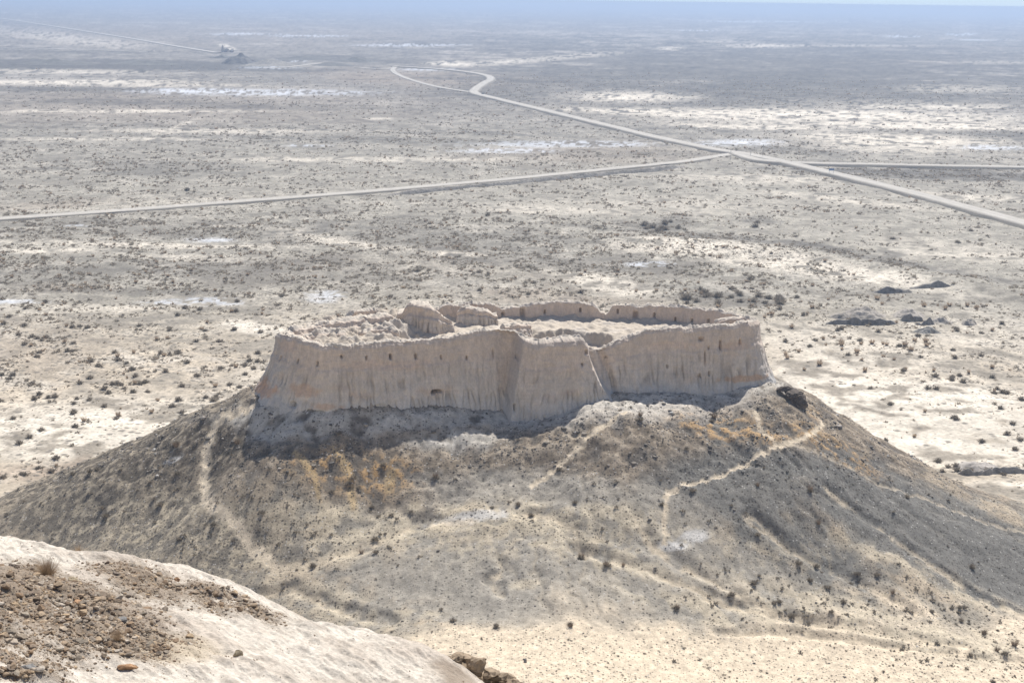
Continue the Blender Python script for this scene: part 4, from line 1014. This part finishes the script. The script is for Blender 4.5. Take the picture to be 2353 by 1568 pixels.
def build_shrubs():
    # ---- on the hill: denser bands as in the photograph
    n = 15000
    X = rng.uniform(-92, 92, n); Y = rng.uniform(168, 252, n)
    Z = hill_z(X, Y); px, py = project(np.stack([X, Y, Z], -1))
    dens = 0.10 + 0.95 * ell(px, py, 560, 1210, 330, 110, 5, .5) + 0.35 * ell(px, py, 850, 1120, 260, 60, 0, .5) + 2.0 * ell(px, py, 2050, 1425, 380, 75, 12, .5) + 0.3 * ell(px, py, 1500, 1170, 300, 70, 0, .5) + 1.3 * sstep(1460, 1520, py) * sstep(1150, 1600, px) + .25 * ell(px, py, 250, 1130, 280, 80, -15, .5)
    dens = dens * sstep(-.5, .4, fbm(X, Y, 7, 3, 811)) * (1 - .6 * ell(px, py, 1150, 1350, 350, 90, 0, .4))
    pathd = np.min([poly_dist(X, Y, p) for p, _, _ in PATHW], axis=0)
    ok = (~fort_mask(X, Y, 4.5)) & (rng.uniform(size=n) < dens * .42) & (px > -40) & (px < 2400) & (py < 1600) & (py > 915) & (pathd > 1.3)
    P = np.stack([X, Y, Z], -1)[ok]; S = np.exp(rng.normal(-.30, .45, ok.sum())) * (1.0 - .5 * sstep(1380, 1480, py[ok]))
    S = np.clip(S, .2, 1.8)
    hand = [(1335, 1280, 1.9), (1392, 1300, 1.6), (1575, 1372, 1.0), (1553, 1397, 1.6), (1040, 1425, 1.5), (1140, 1442, 1.5), (1310, 1440, 1.2), (500, 1165, 1.3), (880, 1065, 1.6), (825, 1110, 1.3), (1000, 1085, 1.8), (1470, 975, 1.9), (1635, 965, 1.6), (1285, 1075, 1.6),
            (800, 1105, 1.4), (560, 1145, 1.2), (640, 1250, 1.3), (700, 1280, 1.2), (1740, 1330, 1.2), (1400, 1300, 1.2), (2260, 1450, 1.3), (1860, 1145, 1.4), (1740, 1235, 1.6), (1520, 1155, 1.5), (945, 1165, 1.2), (870, 1170, 1.3), (1630, 1200, 1.2), (405, 1030, 2.0), (365, 1000, 1.2), (1170, 1150, 1.1)]
    q, _ = at_hill([h[0] for h in hand], [h[1] for h in hand]); q[:, 2] = hill_z(q[:, 0], q[:, 1])
    P = np.concatenate([P, q]); S = np.concatenate([S, [h[2] for h in hand]])
    kind_h = np.zeros(len(P), int)
    # ---- on the plain
    n = 800000
    th = rng.uniform(rad(-21.5), rad(21.5), n); R = np.sqrt(rng.uniform(235 ** 2, 1150 ** 2, n))
    X = R * np.sin(th); Y = R * np.cos(th)
    n2 = 330000; th2 = rng.uniform(rad(-21.5), rad(21.5), n2); R2 = np.sqrt(rng.uniform(1150 ** 2, 2200 ** 2, n2))
    th = np.r_[th, th2]; R = np.r_[R, R2]; n = len(R); X = R * np.sin(th); Y = R * np.cos(th)
    fade = np.where(R < 1150, 1 - .72 * sstep(620, 1150, R), 1.15 * sstep(2200, 1150, R))
    c, veg = plain_layers(X, Y); h = plain_h(X, Y)
    hh = np.where((np.abs(X) < 138) & (Y < 333), hill_z(X, Y), -9)
    lum = c.mean(1)
    ok = (hh < h - .2) & (~on_road(X, Y)) & (rng.uniform(size=n) < np.clip(veg, .05, 1) ** 1.2 * .66 * fade * sstep(-.45, .35, fbm(X, Y, 16, 3, 812) + .5 * fbm(X, Y, 5, 2, 813)))
    P2 = np.stack([X, Y, h - .03], -1)[ok]; R2 = R[ok]
    S2 = np.where(rng.uniform(size=ok.sum()) < .12, rng.uniform(1.2, 2.9, ok.sum()), np.clip(np.exp(rng.normal(-.55, .42, ok.sum())), .25, 1.6)) * (1 + .6 * sstep(450, 1400, R2))
    tall = rng.uniform(size=len(P2)) < .12; print('plain scrub', len(P2))
    hand2 = [(1725, 633, 4.5), (1500, 512, 5), (1515, 520, 4), (1485, 515, 4), (1540, 500, 4), (1740, 502, 4.5), (1735, 512, 5), (1790, 685, 4.5), (1765, 678, 4), (1620, 665, 4), (1650, 690, 4), (1600, 685, 4), (1975, 483, 4), (2155, 1045, 3.2), (2255, 1003, 2.4), (90, 895, 2.6), (30, 950, 2.4), (205, 910, 2.2), (390, 805, 2.4), (340, 890, 2.2),
             (2000, 880, 2.6), (1830, 675, 3), (1400, 463, 3.5), (1120, 487, 4), (1620, 463, 4), (1870, 500, 3.5), (2050, 540, 4), (2230, 520, 4), (2200, 545, 4), (620, 712, 2.5), (430, 430, 5), (445, 432, 4), (840, 765, 2.2), (1335, 660, 3.5), (960, 615, 3.5), (1100, 618, 3.5), (1680, 655, 3.2), (1850, 570, 3)] + [(1600 + rng.uniform(-25, 110), 672 + rng.uniform(-18, 22), rng.uniform(2.5, 5)) for _ in range(14)] + [(1760 + rng.uniform(-30, 45), 678 + rng.uniform(-10, 14), rng.uniform(2.5, 5)) for _ in range(8)] + [(1520 + rng.uniform(-40, 60), 512 + rng.uniform(-12, 12), rng.uniform(3, 6)) for _ in range(9)]
    q = at_z([a[0] for a in hand2], [a[1] + 8 for a in hand2], np.zeros(len(hand2))); q[:, 2] = plain_h(q[:, 0], q[:, 1]) - .05
    P2 = np.concatenate([P2, q]); S2 = np.concatenate([S2, [a[2] for a in hand2]]); tall = np.concatenate([tall, np.zeros(len(q), bool)])
    Pa = np.concatenate([P, P2[~tall]]); Sa = np.concatenate([S, S2[~tall]]); hillflag = np.r_[np.ones(len(P), bool), np.zeros((~tall).sum(), bool)]
    px, py = project(Pa); app = Sa / np.linalg.norm(Pa - CAM, axis=1)
    app = np.where((px > 0) & (px < 2352) & (py < 1568), app, 0)
    # hidden behind the fortress or the ridge
    cy = np.interp(px, [p[0] for p in CREST], [p[1] for p in CREST], right=9999)
    app = np.where(py > cy - 6, 0, app)
    app = np.where((~hillflag) & (py > 700) & (px > 600) & (px < 1760), 0, app)
    order = np.argsort(-app); top, rest = order[:300], order[300:]
    A = rng.uniform(0, 6.283, len(Pa))
    for i in top:
        o = bpy.data.objects.new('desert_shrub', HSHM[int(rng.integers(0, 6))]); COL.objects.link(o)
        o.location = Pa[i]; s = Sa[i]; o.scale = (s, s, s * rng.uniform(.75, 1.2)); o.rotation_euler = (0, 0, A[i])
        l, g = zone(px[i], py[i], ZONES if hillflag[i] else PZONES); tag(o, l, 'shrub', g)
    rh = rest[hillflag[rest]]; rp = rest[~hillflag[rest]]
    if len(rh): tag(scatter_mesh('low_scrub', SMALL, Pa[rh], Sa[rh], A[rh], M_SHRUB, rng.uniform(.6, 1.1, len(rh))), 'tiny dark scrub tufts dotted over the hill', 'scrub', kind='stuff')
    tag(scatter_mesh('desert_scrub', SMALL, Pa[rp], Sa[rp], A[rp], M_SCRUB, rng.uniform(.5, 1.0, len(rp))), 'grey desert scrub speckling the plain', 'scrub', kind='stuff')
    # ---- tan dry bushes
    T = P2[tall]; ST = S2[tall] * .9
    hand3 = [(1955, 780), (1975, 790), (2000, 782), (2020, 785), (2045, 778), (2070, 786), (2100, 780), (2115, 790), (2140, 790), (1990, 800), (2060, 805), (2090, 800), (1920, 790), (1945, 800), (1960, 815), (2040, 820), (1900, 780), (1870, 770), (1890, 700), (1905, 690), (1700, 735), (1800, 745), (2010, 685), (2040, 690), (2120, 690), (2150, 695), (2200, 700), (2230, 685), (2260, 700), (1820, 815), (1840, 850), (1990, 850), (2080, 845), (1780, 720), (1760, 715), (1880, 830), (2170, 700), (2250, 690), (1650, 700), (1920, 770)]
    hand3 = [(a + rng.normal() * 14, b + rng.normal() * 6) for a, b in hand3]; q = at_z([a[0] for a in hand3], [a[1] + 6 for a in hand3], np.zeros(len(hand3))); q[:, 2] = plain_h(q[:, 0], q[:, 1]) - .05
    nh = len(q); P3 = np.concatenate([q, T]); S3 = np.concatenate([rng.uniform(1.5, 3.6, nh), ST])
    px, py = project(P3); app = np.where((px > 0) & (px < 2352) & (py < 1568), S3 / np.linalg.norm(P3 - CAM, axis=1), 0)
    app = np.where((py > 700) & (px > 600) & (px < 1760), 0, app)
    hx = np.where((np.abs(P3[:, 0]) < 138) & (P3[:, 1] < 333), hill_z(P3[:, 0], P3[:, 1]), -9); app = np.where(hx > P3[:, 2], 0, app)
    order = np.argsort(-app); top, rest = order[:120], order[120:]
    for i in top:
        o = bpy.data.objects.new('dry_bush', DRYM[int(rng.integers(0, 5))]); COL.objects.link(o)
        s = S3[i]; o.location = P3[i]; o.scale = (s * .9, s * .9, s * .75); o.rotation_euler = (0, 0, rng.uniform(0, 6.28))
        if px[i] > 1500: l, g = ('tan dry bush around the earth heaps on the right plain', 'tan bushes around the earth heaps') if py[i] > 640 else ('tan dry bush on the plain below the long road', 'tan bushes below the long road')
        else: l, g = ('tan dry bush on the plain left of the fortress hill', 'tan bushes on the left plain') if px[i] < 700 else ('tan dry bush on the plain behind the fortress', 'tan bushes behind the fortress')
        tag(o, l, 'bush', g)
    tag(scatter_mesh('dry_grass', SMALL2, P3[rest], S3[rest], rng.uniform(0, 6.28, len(rest)), M_DRY, np.full(len(rest), .8)), 'tan dry grass tufts on the plain', 'grass', kind='stuff')
    # bare tall bushes on the hill
    hand4 = [(1335, 1262, 1.5), (1392, 1285, 1.5), (1432, 1280, 1.0), (545, 1005, 1.5), (1640, 940, 1.8), (1470, 950, 1.6), (1310, 1430, 1.2), (830, 1245, 1.3), (1860, 1125, 1.6), (1740, 1110, 1.2), (2260, 1440, 1.5), (1555, 1380, 1.2), (1880, 1195, 1.4), (2050, 1350, 1.3), (2330, 1470, 1.8), (2290, 1480, 1.4), (405, 1025, 1.8), (1000, 1070, 1.5)]
    q, _ = at_hill([a[0] for a in hand4], [a[1] + 14 for a in hand4]); q[:, 2] = hill_z(q[:, 0], q[:, 1])
    m = twig_mat('bare_twigs', (0.20, 0.155, 0.115), (0.30, 0.23, 0.17), .2)
    bare = [np_mesh('bare_bush', *grass_shape(1000 + k, 150, r=.5, h=.8, w=.012), smooth=False) for k in range(4)]
    for b in bare: b.materials.append(m)
    for k, (a, p) in enumerate(zip(hand4, q)):
        o = bpy.data.objects.new('bare_bush', bare[k % 4]); COL.objects.link(o); o.location = p; o.scale = (a[2],) * 3; o.rotation_euler = (0, 0, k * 1.1)
        if a[0] < 1100: l = 'wispy brown bare bush on the left half of the hill slope'
        elif a[1] < 1000: l = 'wispy brown bare bush just below the fortress wall shadow'
        elif a[0] < 1600: l = 'wispy brown bare bush beside the sandy gully in the middle slope'
        else: l = 'wispy brown bare bush on the dark gravel of the right slope'
        tag(o, l, 'bush', 'wispy bare bushes on the hill')
build_shrubs()

# foreground dry shrub
def fg_shrub(px, py, s, lab, seed, n, cat='shrub'):
    g = np.random.default_rng(seed); V = []; F = []
    for k in range(n):
        a = g.uniform(0, 6.283); el = g.uniform(.35, 1.45); L = g.uniform(.4, 1.0); w = .006 * g.uniform(.6, 1.4)
        dirv = np.array([math.cos(a) * math.cos(el), math.sin(a) * math.cos(el), math.sin(el)]); p = np.array([.06 * math.cos(a), .06 * math.sin(a), 0.0])
        side = np.cross(dirv, (0, 0, 1)); side /= np.linalg.norm(side) + 1e-6
        pts = [p]
        for q in range(4):
            dirv = dirv + np.array([g.normal() * .16, g.normal() * .16, .05 + g.normal() * .1]); dirv /= np.linalg.norm(dirv); pts.append(pts[-1] + dirv * L / 4)
        for q in range(4):
            i = len(V); w0, w1 = w * (1 - q / 4.5), w * (1 - (q + 1) / 4.5)
            V += [pts[q] - side * w0, pts[q] + side * w0, pts[q + 1] + side * w1, pts[q + 1] - side * w1]; F.append((i, i + 1, i + 2, i + 3))
    o = link('dry_shrub', np_mesh('dry_shrub', np.array(V) * s, np.array(F), smooth=False), M_FG); o.location = ridge_pt(px, py)[0]
    return tag(o, lab, cat)
M_FG = twig_mat('fg_twigs', (0.24, 0.165, 0.105), (0.42, 0.32, 0.22), .25)
fg_shrub(108, 1325, .52, 'wispy brown dry shrub on top of the scree at the left edge', 51, 900)
fg_shrub(180, 1262, .30, 'pale wispy dry tuft on the chalk brow behind the scree', 52, 260, 'tuft')
fg_shrub(270, 1470, .33, 'low dry tuft between the scree and the sandy hollow', 53, 320, 'tuft')

# ------------------------------------------------------------------ earth heaps on the right plain
def heap(px, py, w, dep, h, seed, lab, steep=2.2, col=(0.33, 0.30, 0.265), cat='earth heap', name='earth_heap'):
    c = at_z(px, py, 0.0); w *= 1.4; dep *= 1.35; h *= 1.25
    n = 64
    u, v = np.meshgrid(np.linspace(-1.25, 1.25, n), np.linspace(-1.25, 1.25, n)); u = u.ravel(); v = v.ravel()
    X = c[0] + u * w; Y = c[1] + v * dep
    nz = fbm(X, Y, w * .8, 4, seed); n2 = fbm(X, Y, 1.2, 3, seed + 5)
    if steep > 2.5:                      # a bank cut steeply on the near side
        vv = v + .10 * nz + .22 * np.cos(u * 2.4 + seed)
        H = np.sqrt(np.clip(1 - (np.abs(u + .12 * nz)) ** 2.2, 0, 1)) * np.where(vv < 0, sstep(-.34, -.02, vv), np.clip(1 - vv, 0, 1) ** 1.4)
        H = H * (0.85 + .55 * fbm(u * 1.5, v * .3, 1.3, 2, seed + 9))
    else:
        r = np.sqrt((u + .2 * nz) ** 2 + (v * steep * .8 + .35 * nz) ** 2)
        H = sstep(0, 1, np.clip(1 - r, 0, 1)) * (1 + .3 * fbm(u * 3, v * 3, 1.2, 3, seed + 9))
    Z = plain_h(X, Y) - .35 + (h + .35) * H + .12 * n2 * (H > 0)
    cc = np.tile(np.array(col), (len(X), 1)) * (1 + .15 * n2)[:, None]
    o = link(name, np_mesh(name, np.stack([X, Y, Z], -1), grid_faces(n, n), np.concatenate([cc, np.full((len(X), 1), .4)], 1)), bpy.data.materials['plain_soil'])
    return tag(o, lab, cat)
DKE = (0.27, 0.25, 0.225)
heap(2050, 672, 5.2, 4.0, 1.9, 1, 'dark dug-out earth bank nearest the fortress in the upper pit', 4, DKE)
heap(2135, 662, 5.6, 3.5, 1.7, 2, 'long dark earth bank on the right side of the upper pit', 4, DKE)
heap(1985, 722, 6.0, 6.0, 2.1, 3, 'smooth grey earth hump at the back left of the lower heaps', 1.2)
heap(2085, 724, 5.0, 5.0, 1.7, 4, 'smooth grey earth hump in the back middle of the lower heaps', 1.2)
heap(1945, 742, 5.0, 2.4, 1.5, 5, 'long low earth bank with a dark face, left of the lower heaps', 4, DKE)
heap(2010, 744, 5.2, 2.4, 1.7, 6, 'dark-faced earth bank in the middle of the lower heaps', 4, DKE)
heap(2095, 736, 2.8, 2.4, 1.9, 7, 'short dark steep heap right of the long bank', 3.5, DKE)
heap(2125, 745, 2.4, 2.0, 1.5, 8, 'small dark heap at the right end of the lower heaps', 3.5, DKE)
heap(2160, 738, 4.0, 4.0, 1.3, 9, 'low grey earth hump on the right of the lower heaps', 1.5)
heap(2130, 762, 4.2, 3.0, 1.3, 10, 'low dark grey mound in front of the lower heaps', 1.6, (.25, .24, .22))
heap(1935, 725, 4.2, 4.0, 1.0, 11, 'pale flat hump left behind the lower heaps', 1.4)
heap(2225, 742, 2.6, 2.5, 1.2, 12, 'small isolated grey mound right of the lower heaps', 1.6)
heap(2235, 1083, 2.4, 1.6, 1.0, 13, 'dark-faced sand hummock nearest the hill at the right edge', 4, (.3, .28, .25))
heap(2275, 1083, 2.4, 1.6, 1.1, 14, 'middle dark-faced sand hummock at the right edge', 4, (.3, .28, .25))
heap(2318, 1080, 3.6, 2.2, 1.5, 15, 'tallest sand hummock at the right edge of the plain', 4, (.3, .28, .25))
heap(2245, 1068, 5.5, 5.0, .9, 16, 'broad grey sand hummock behind the dark-faced hummocks', 1.4, (.36, .33, .3))

# far knoll, ruin
def knoll(name, px, py, w, h, seed, col, sq=1.0):
    c = at_z(px, py, 0.0); n = 70
    u, v = np.meshgrid(np.linspace(-1.3, 1.3, n), np.linspace(-1.3, 1.3, n)); u = u.ravel(); v = v.ravel()
    X = c[0] + u * w; Y = c[1] + v * w * sq; nz = fbm(X, Y, w * .6, 4, seed)
    r = np.sqrt(u ** 2 + v ** 2) + .22 * nz
    Z = -1.0 + (h + 1) * np.clip(1 - r, 0, 1) ** 1.1
    cc = np.tile(np.array(col), (len(X), 1)) * (1 + .12 * nz)[:, None]
    return link(name, np_mesh(name, np.stack([X, Y, Z], -1), grid_faces(n, n), np.concatenate([cc, np.full((len(X), 1), .5)], 1)), bpy.data.materials['plain_soil'])
tag(knoll('knoll', 553, 146, 32, 16, 21, (0.13, 0.125, 0.12)), kind='structure')
tag(knoll('low_hill', 620, 150, 45, 9, 22, (0.27, 0.25, 0.22)), kind='structure')
for k, (a, b, w, h) in enumerate([(510, 133, 22, 6), (700, 136, 55, 6), (815, 141, 40, 8), (760, 150, 45, 5), (130, 147, 60, 8), (330, 147, 60, 6)]):
    tag(knoll('low_hill', a, b, w, h, 30 + k, (0.15, 0.145, 0.13), .7), kind='structure')
def ruin():
    c = at_z(522, 120, 0.0); n = 40
    Vs, Fs, off = [], [], 0
    for (dx, dy, w, d, h, sd) in [(-9, 0, 3.5, 3, 13, 1), (-2, 1, 8, 3, 8, 2), (8, 0, 6, 3, 5, 3)]:
        V, F = rock_shape(1100 + sd, ICO3, 10); V = V * np.array([w, d, h * 1.2]) + np.array([c[0] + dx, c[1] + dy, h * .35])
        Vs.append(V); Fs.append(F + off); off += len(V)
    m = stone_mat('pale_clay', [(0, (.55, .48, .38)), (1, (.6, .53, .43))], .4)
    tag(link('ruin', np_mesh('ruin', np.concatenate(Vs), np.concatenate(Fs), smooth=False), m), 'pale clay ruin beside the far road, behind the dark conical knoll', 'ruin')
ruin()

# ------------------------------------------------------------------ road furniture at the junction
def boxes(parts):
    Vs, Fs, off = [], [], 0
    q = np.array([(-1, -1, -1), (1, -1, -1), (1, 1, -1), (-1, 1, -1), (-1, -1, 1), (1, -1, 1), (1, 1, 1), (-1, 1, 1)], float) * .5
    f = np.array([(0, 3, 2, 1), (4, 5, 6, 7), (0, 1, 5, 4), (1, 2, 6, 5), (2, 3, 7, 6), (3, 0, 4, 7)])
    for (c, s) in parts:
        Vs.append(q * np.array(s) + np.array(c)); Fs.append(f + off); off += 8
    return np.concatenate(Vs), np.concatenate(Fs)
M_POST = plain_mat('post_wood', (.45, .42, .38)); M_SIGN = plain_mat('sign_blue', (.16, .24, .40)); M_WHITE = plain_mat('white_paint', (.75, .75, .74))
def sign(px, py, lab):
    e = bpy.data.objects.new('road_sign', None); COL.objects.link(e); p = at_z(px, py, 0.0); e.location = p; tag(e, lab, 'road sign')
    link('panel', np_mesh('panel', *boxes([((0, -.12, 3.3), (3.2, .08, 1.3))]), smooth=False), M_SIGN, e)
    for x in (-1.3, 1.3): link('post', np_mesh('post', *boxes([((x, 0, 1.95), (.14, .14, 4.3))]), smooth=False), M_POST, e)
sign(1909, 402, 'blue road sign on two posts beside the long road')
def post(px, py, h, lab):
    V, F = boxes([((0, 0, h / 2 - .3), (.22, .22, h)), ((0, 0, h - .25), (.4, .4, .12))])
    o = link('marker_post', np_mesh('marker_post', V, F, smooth=False), M_POST); o.location = at_z(px, py, 0.4); tag(o, lab, 'post')
post(1752, 362, 9, 'tall thin post behind the road junction'); post(1724, 360, 5, 'short thin post just left of the tall one behind the junction'); post(1678, 366, 7, 'thin post in the fork where the side road joins')
def marker(px, py):
    V, F = boxes([((0, 0, .8), (3.2, 2.4, 1.8)), ((0, 0, 1.95), (2.4, 1.8, .6)), ((0, 0, 2.5), (1.2, 1.0, .6))])
    o = link('concrete_block', np_mesh('concrete_block', V, F, smooth=False), plain_mat('concrete', (.3, .31, .32))); o.location = at_z(px, py, 0.0); tag(o, 'grey stepped concrete block at the road bend', 'concrete block')
marker(1109, 219)

# ------------------------------------------------------------------ haze, light, world, camera
def haze():
    V, F = boxes([((0, 0, 50), (150000, 150000, 103))])
    V[:, 2] = np.where(V[:, 2] < 50, -12.0, 101.5)
    me = np_mesh('haze', V, F, smooth=False)
    m = bpy.data.materials.new('haze'); m.use_nodes = True; nt = m.node_tree
    nt.nodes.remove(nt.nodes['Principled BSDF'])
    pv = nn(nt, 'ShaderNodeVolumePrincipled')
    pv.inputs['Color'].default_value = HAZE_COL; pv.inputs['Density'].default_value = HAZE_DENS
    pv.inputs['Density Attribute'].default_value = ''; pv.inputs['Anisotropy'].default_value = 0.35
    nt.links.new(pv.outputs[0], nt.nodes['Material Output'].inputs['Volume'])
    tag(link('haze', me, m), 'thin blue haze over the plain', 'haze', kind='stuff')
HAZE_COL = (0.455, 0.58, 0.79, 1); HAZE_DENS = 0.00020
haze()

SUN_EL, SUN_AZ = 54.0, 21.0          # azimuth measured from straight ahead towards the right
def world():
    w = bpy.data.worlds.new('World'); SC.world = w; w.use_nodes = True
    nt = w.node_tree; bg = nt.nodes['Background']
    sk = nn(nt, 'ShaderNodeTexSky', sky_type='NISHITA', sun_disc=False, sun_elevation=rad(SUN_EL), sun_rotation=rad(SUN_AZ), altitude=100, air_density=1.0, dust_density=1.4, ozone_density=1.0)
    # the band just over the horizon is bleached by haze in the photograph: read the sky a little higher up there
    tc = nn(nt, 'ShaderNodeTexCoord'); ad = nn(nt, 'ShaderNodeVectorMath', operation='ADD'); ad.inputs[1].default_value = (0, 0, 0.16)
    nr = nn(nt, 'ShaderNodeVectorMath', operation='NORMALIZE')
    nt.links.new(tc.outputs['Generated'], ad.inputs[0]); nt.links.new(ad.outputs[0], nr.inputs[0]); nt.links.new(nr.outputs[0], sk.inputs['Vector'])
    nt.links.new(sk.outputs[0], bg.inputs['Color']); bg.inputs['Strength'].default_value = 0.09
    l = bpy.data.lights.new('sun', 'SUN'); l.energy = 4.8; l.angle = rad(0.53); l.color = (1.0, 0.955, 0.88)
    o = bpy.data.objects.new('sun', l); COL.objects.link(o)
    # light travels from the sun: rotate -Z to point away from it
    e, a = rad(SUN_EL), rad(SUN_AZ)
    from mathutils import Vector
    d = Vector((math.sin(a) * math.cos(e), math.cos(a) * math.cos(e), math.sin(e)))
    o.rotation_euler = (-d).to_track_quat('-Z', 'Y').to_euler(); o.location = (60, 100, 400)
world()

def camera():
    from mathutils import Matrix
    c = bpy.data.cameras.new('camera'); o = bpy.data.objects.new('camera', c); COL.objects.link(o)
    c.sensor_fit = 'HORIZONTAL'; c.sensor_width = 36.0; c.lens = 36.0 * FP / 2352.0
    c.clip_start = 0.5; c.clip_end = 200000
    M = Matrix(((_R[0], _U[0], -_F[0], CAM[0]), (_R[1], _U[1], -_F[1], CAM[1]), (_R[2], _U[2], -_F[2], CAM[2]), (0, 0, 0, 1)))
    o.matrix_world = M
    SC.camera = o
camera()
SC.view_settings.view_transform = 'Standard'; SC.view_settings.look = 'None'; SC.view_settings.exposure = 0.33; SC.view_settings.gamma = 1.0; SC.view_settings.use_curve_mapping = False
SC.cycles.use_denoising = True; SC.cycles.denoiser = 'OPENIMAGEDENOISE'; SC.cycles.denoising_input_passes = 'RGB_ALBEDO_NORMAL'; SC.cycles.denoising_prefilter = 'ACCURATE'; SC.cycles.max_bounces = 6; SC.cycles.diffuse_bounces = 3; SC.cycles.volume_bounces = 1; SC.cycles.transparent_max_bounces = 4
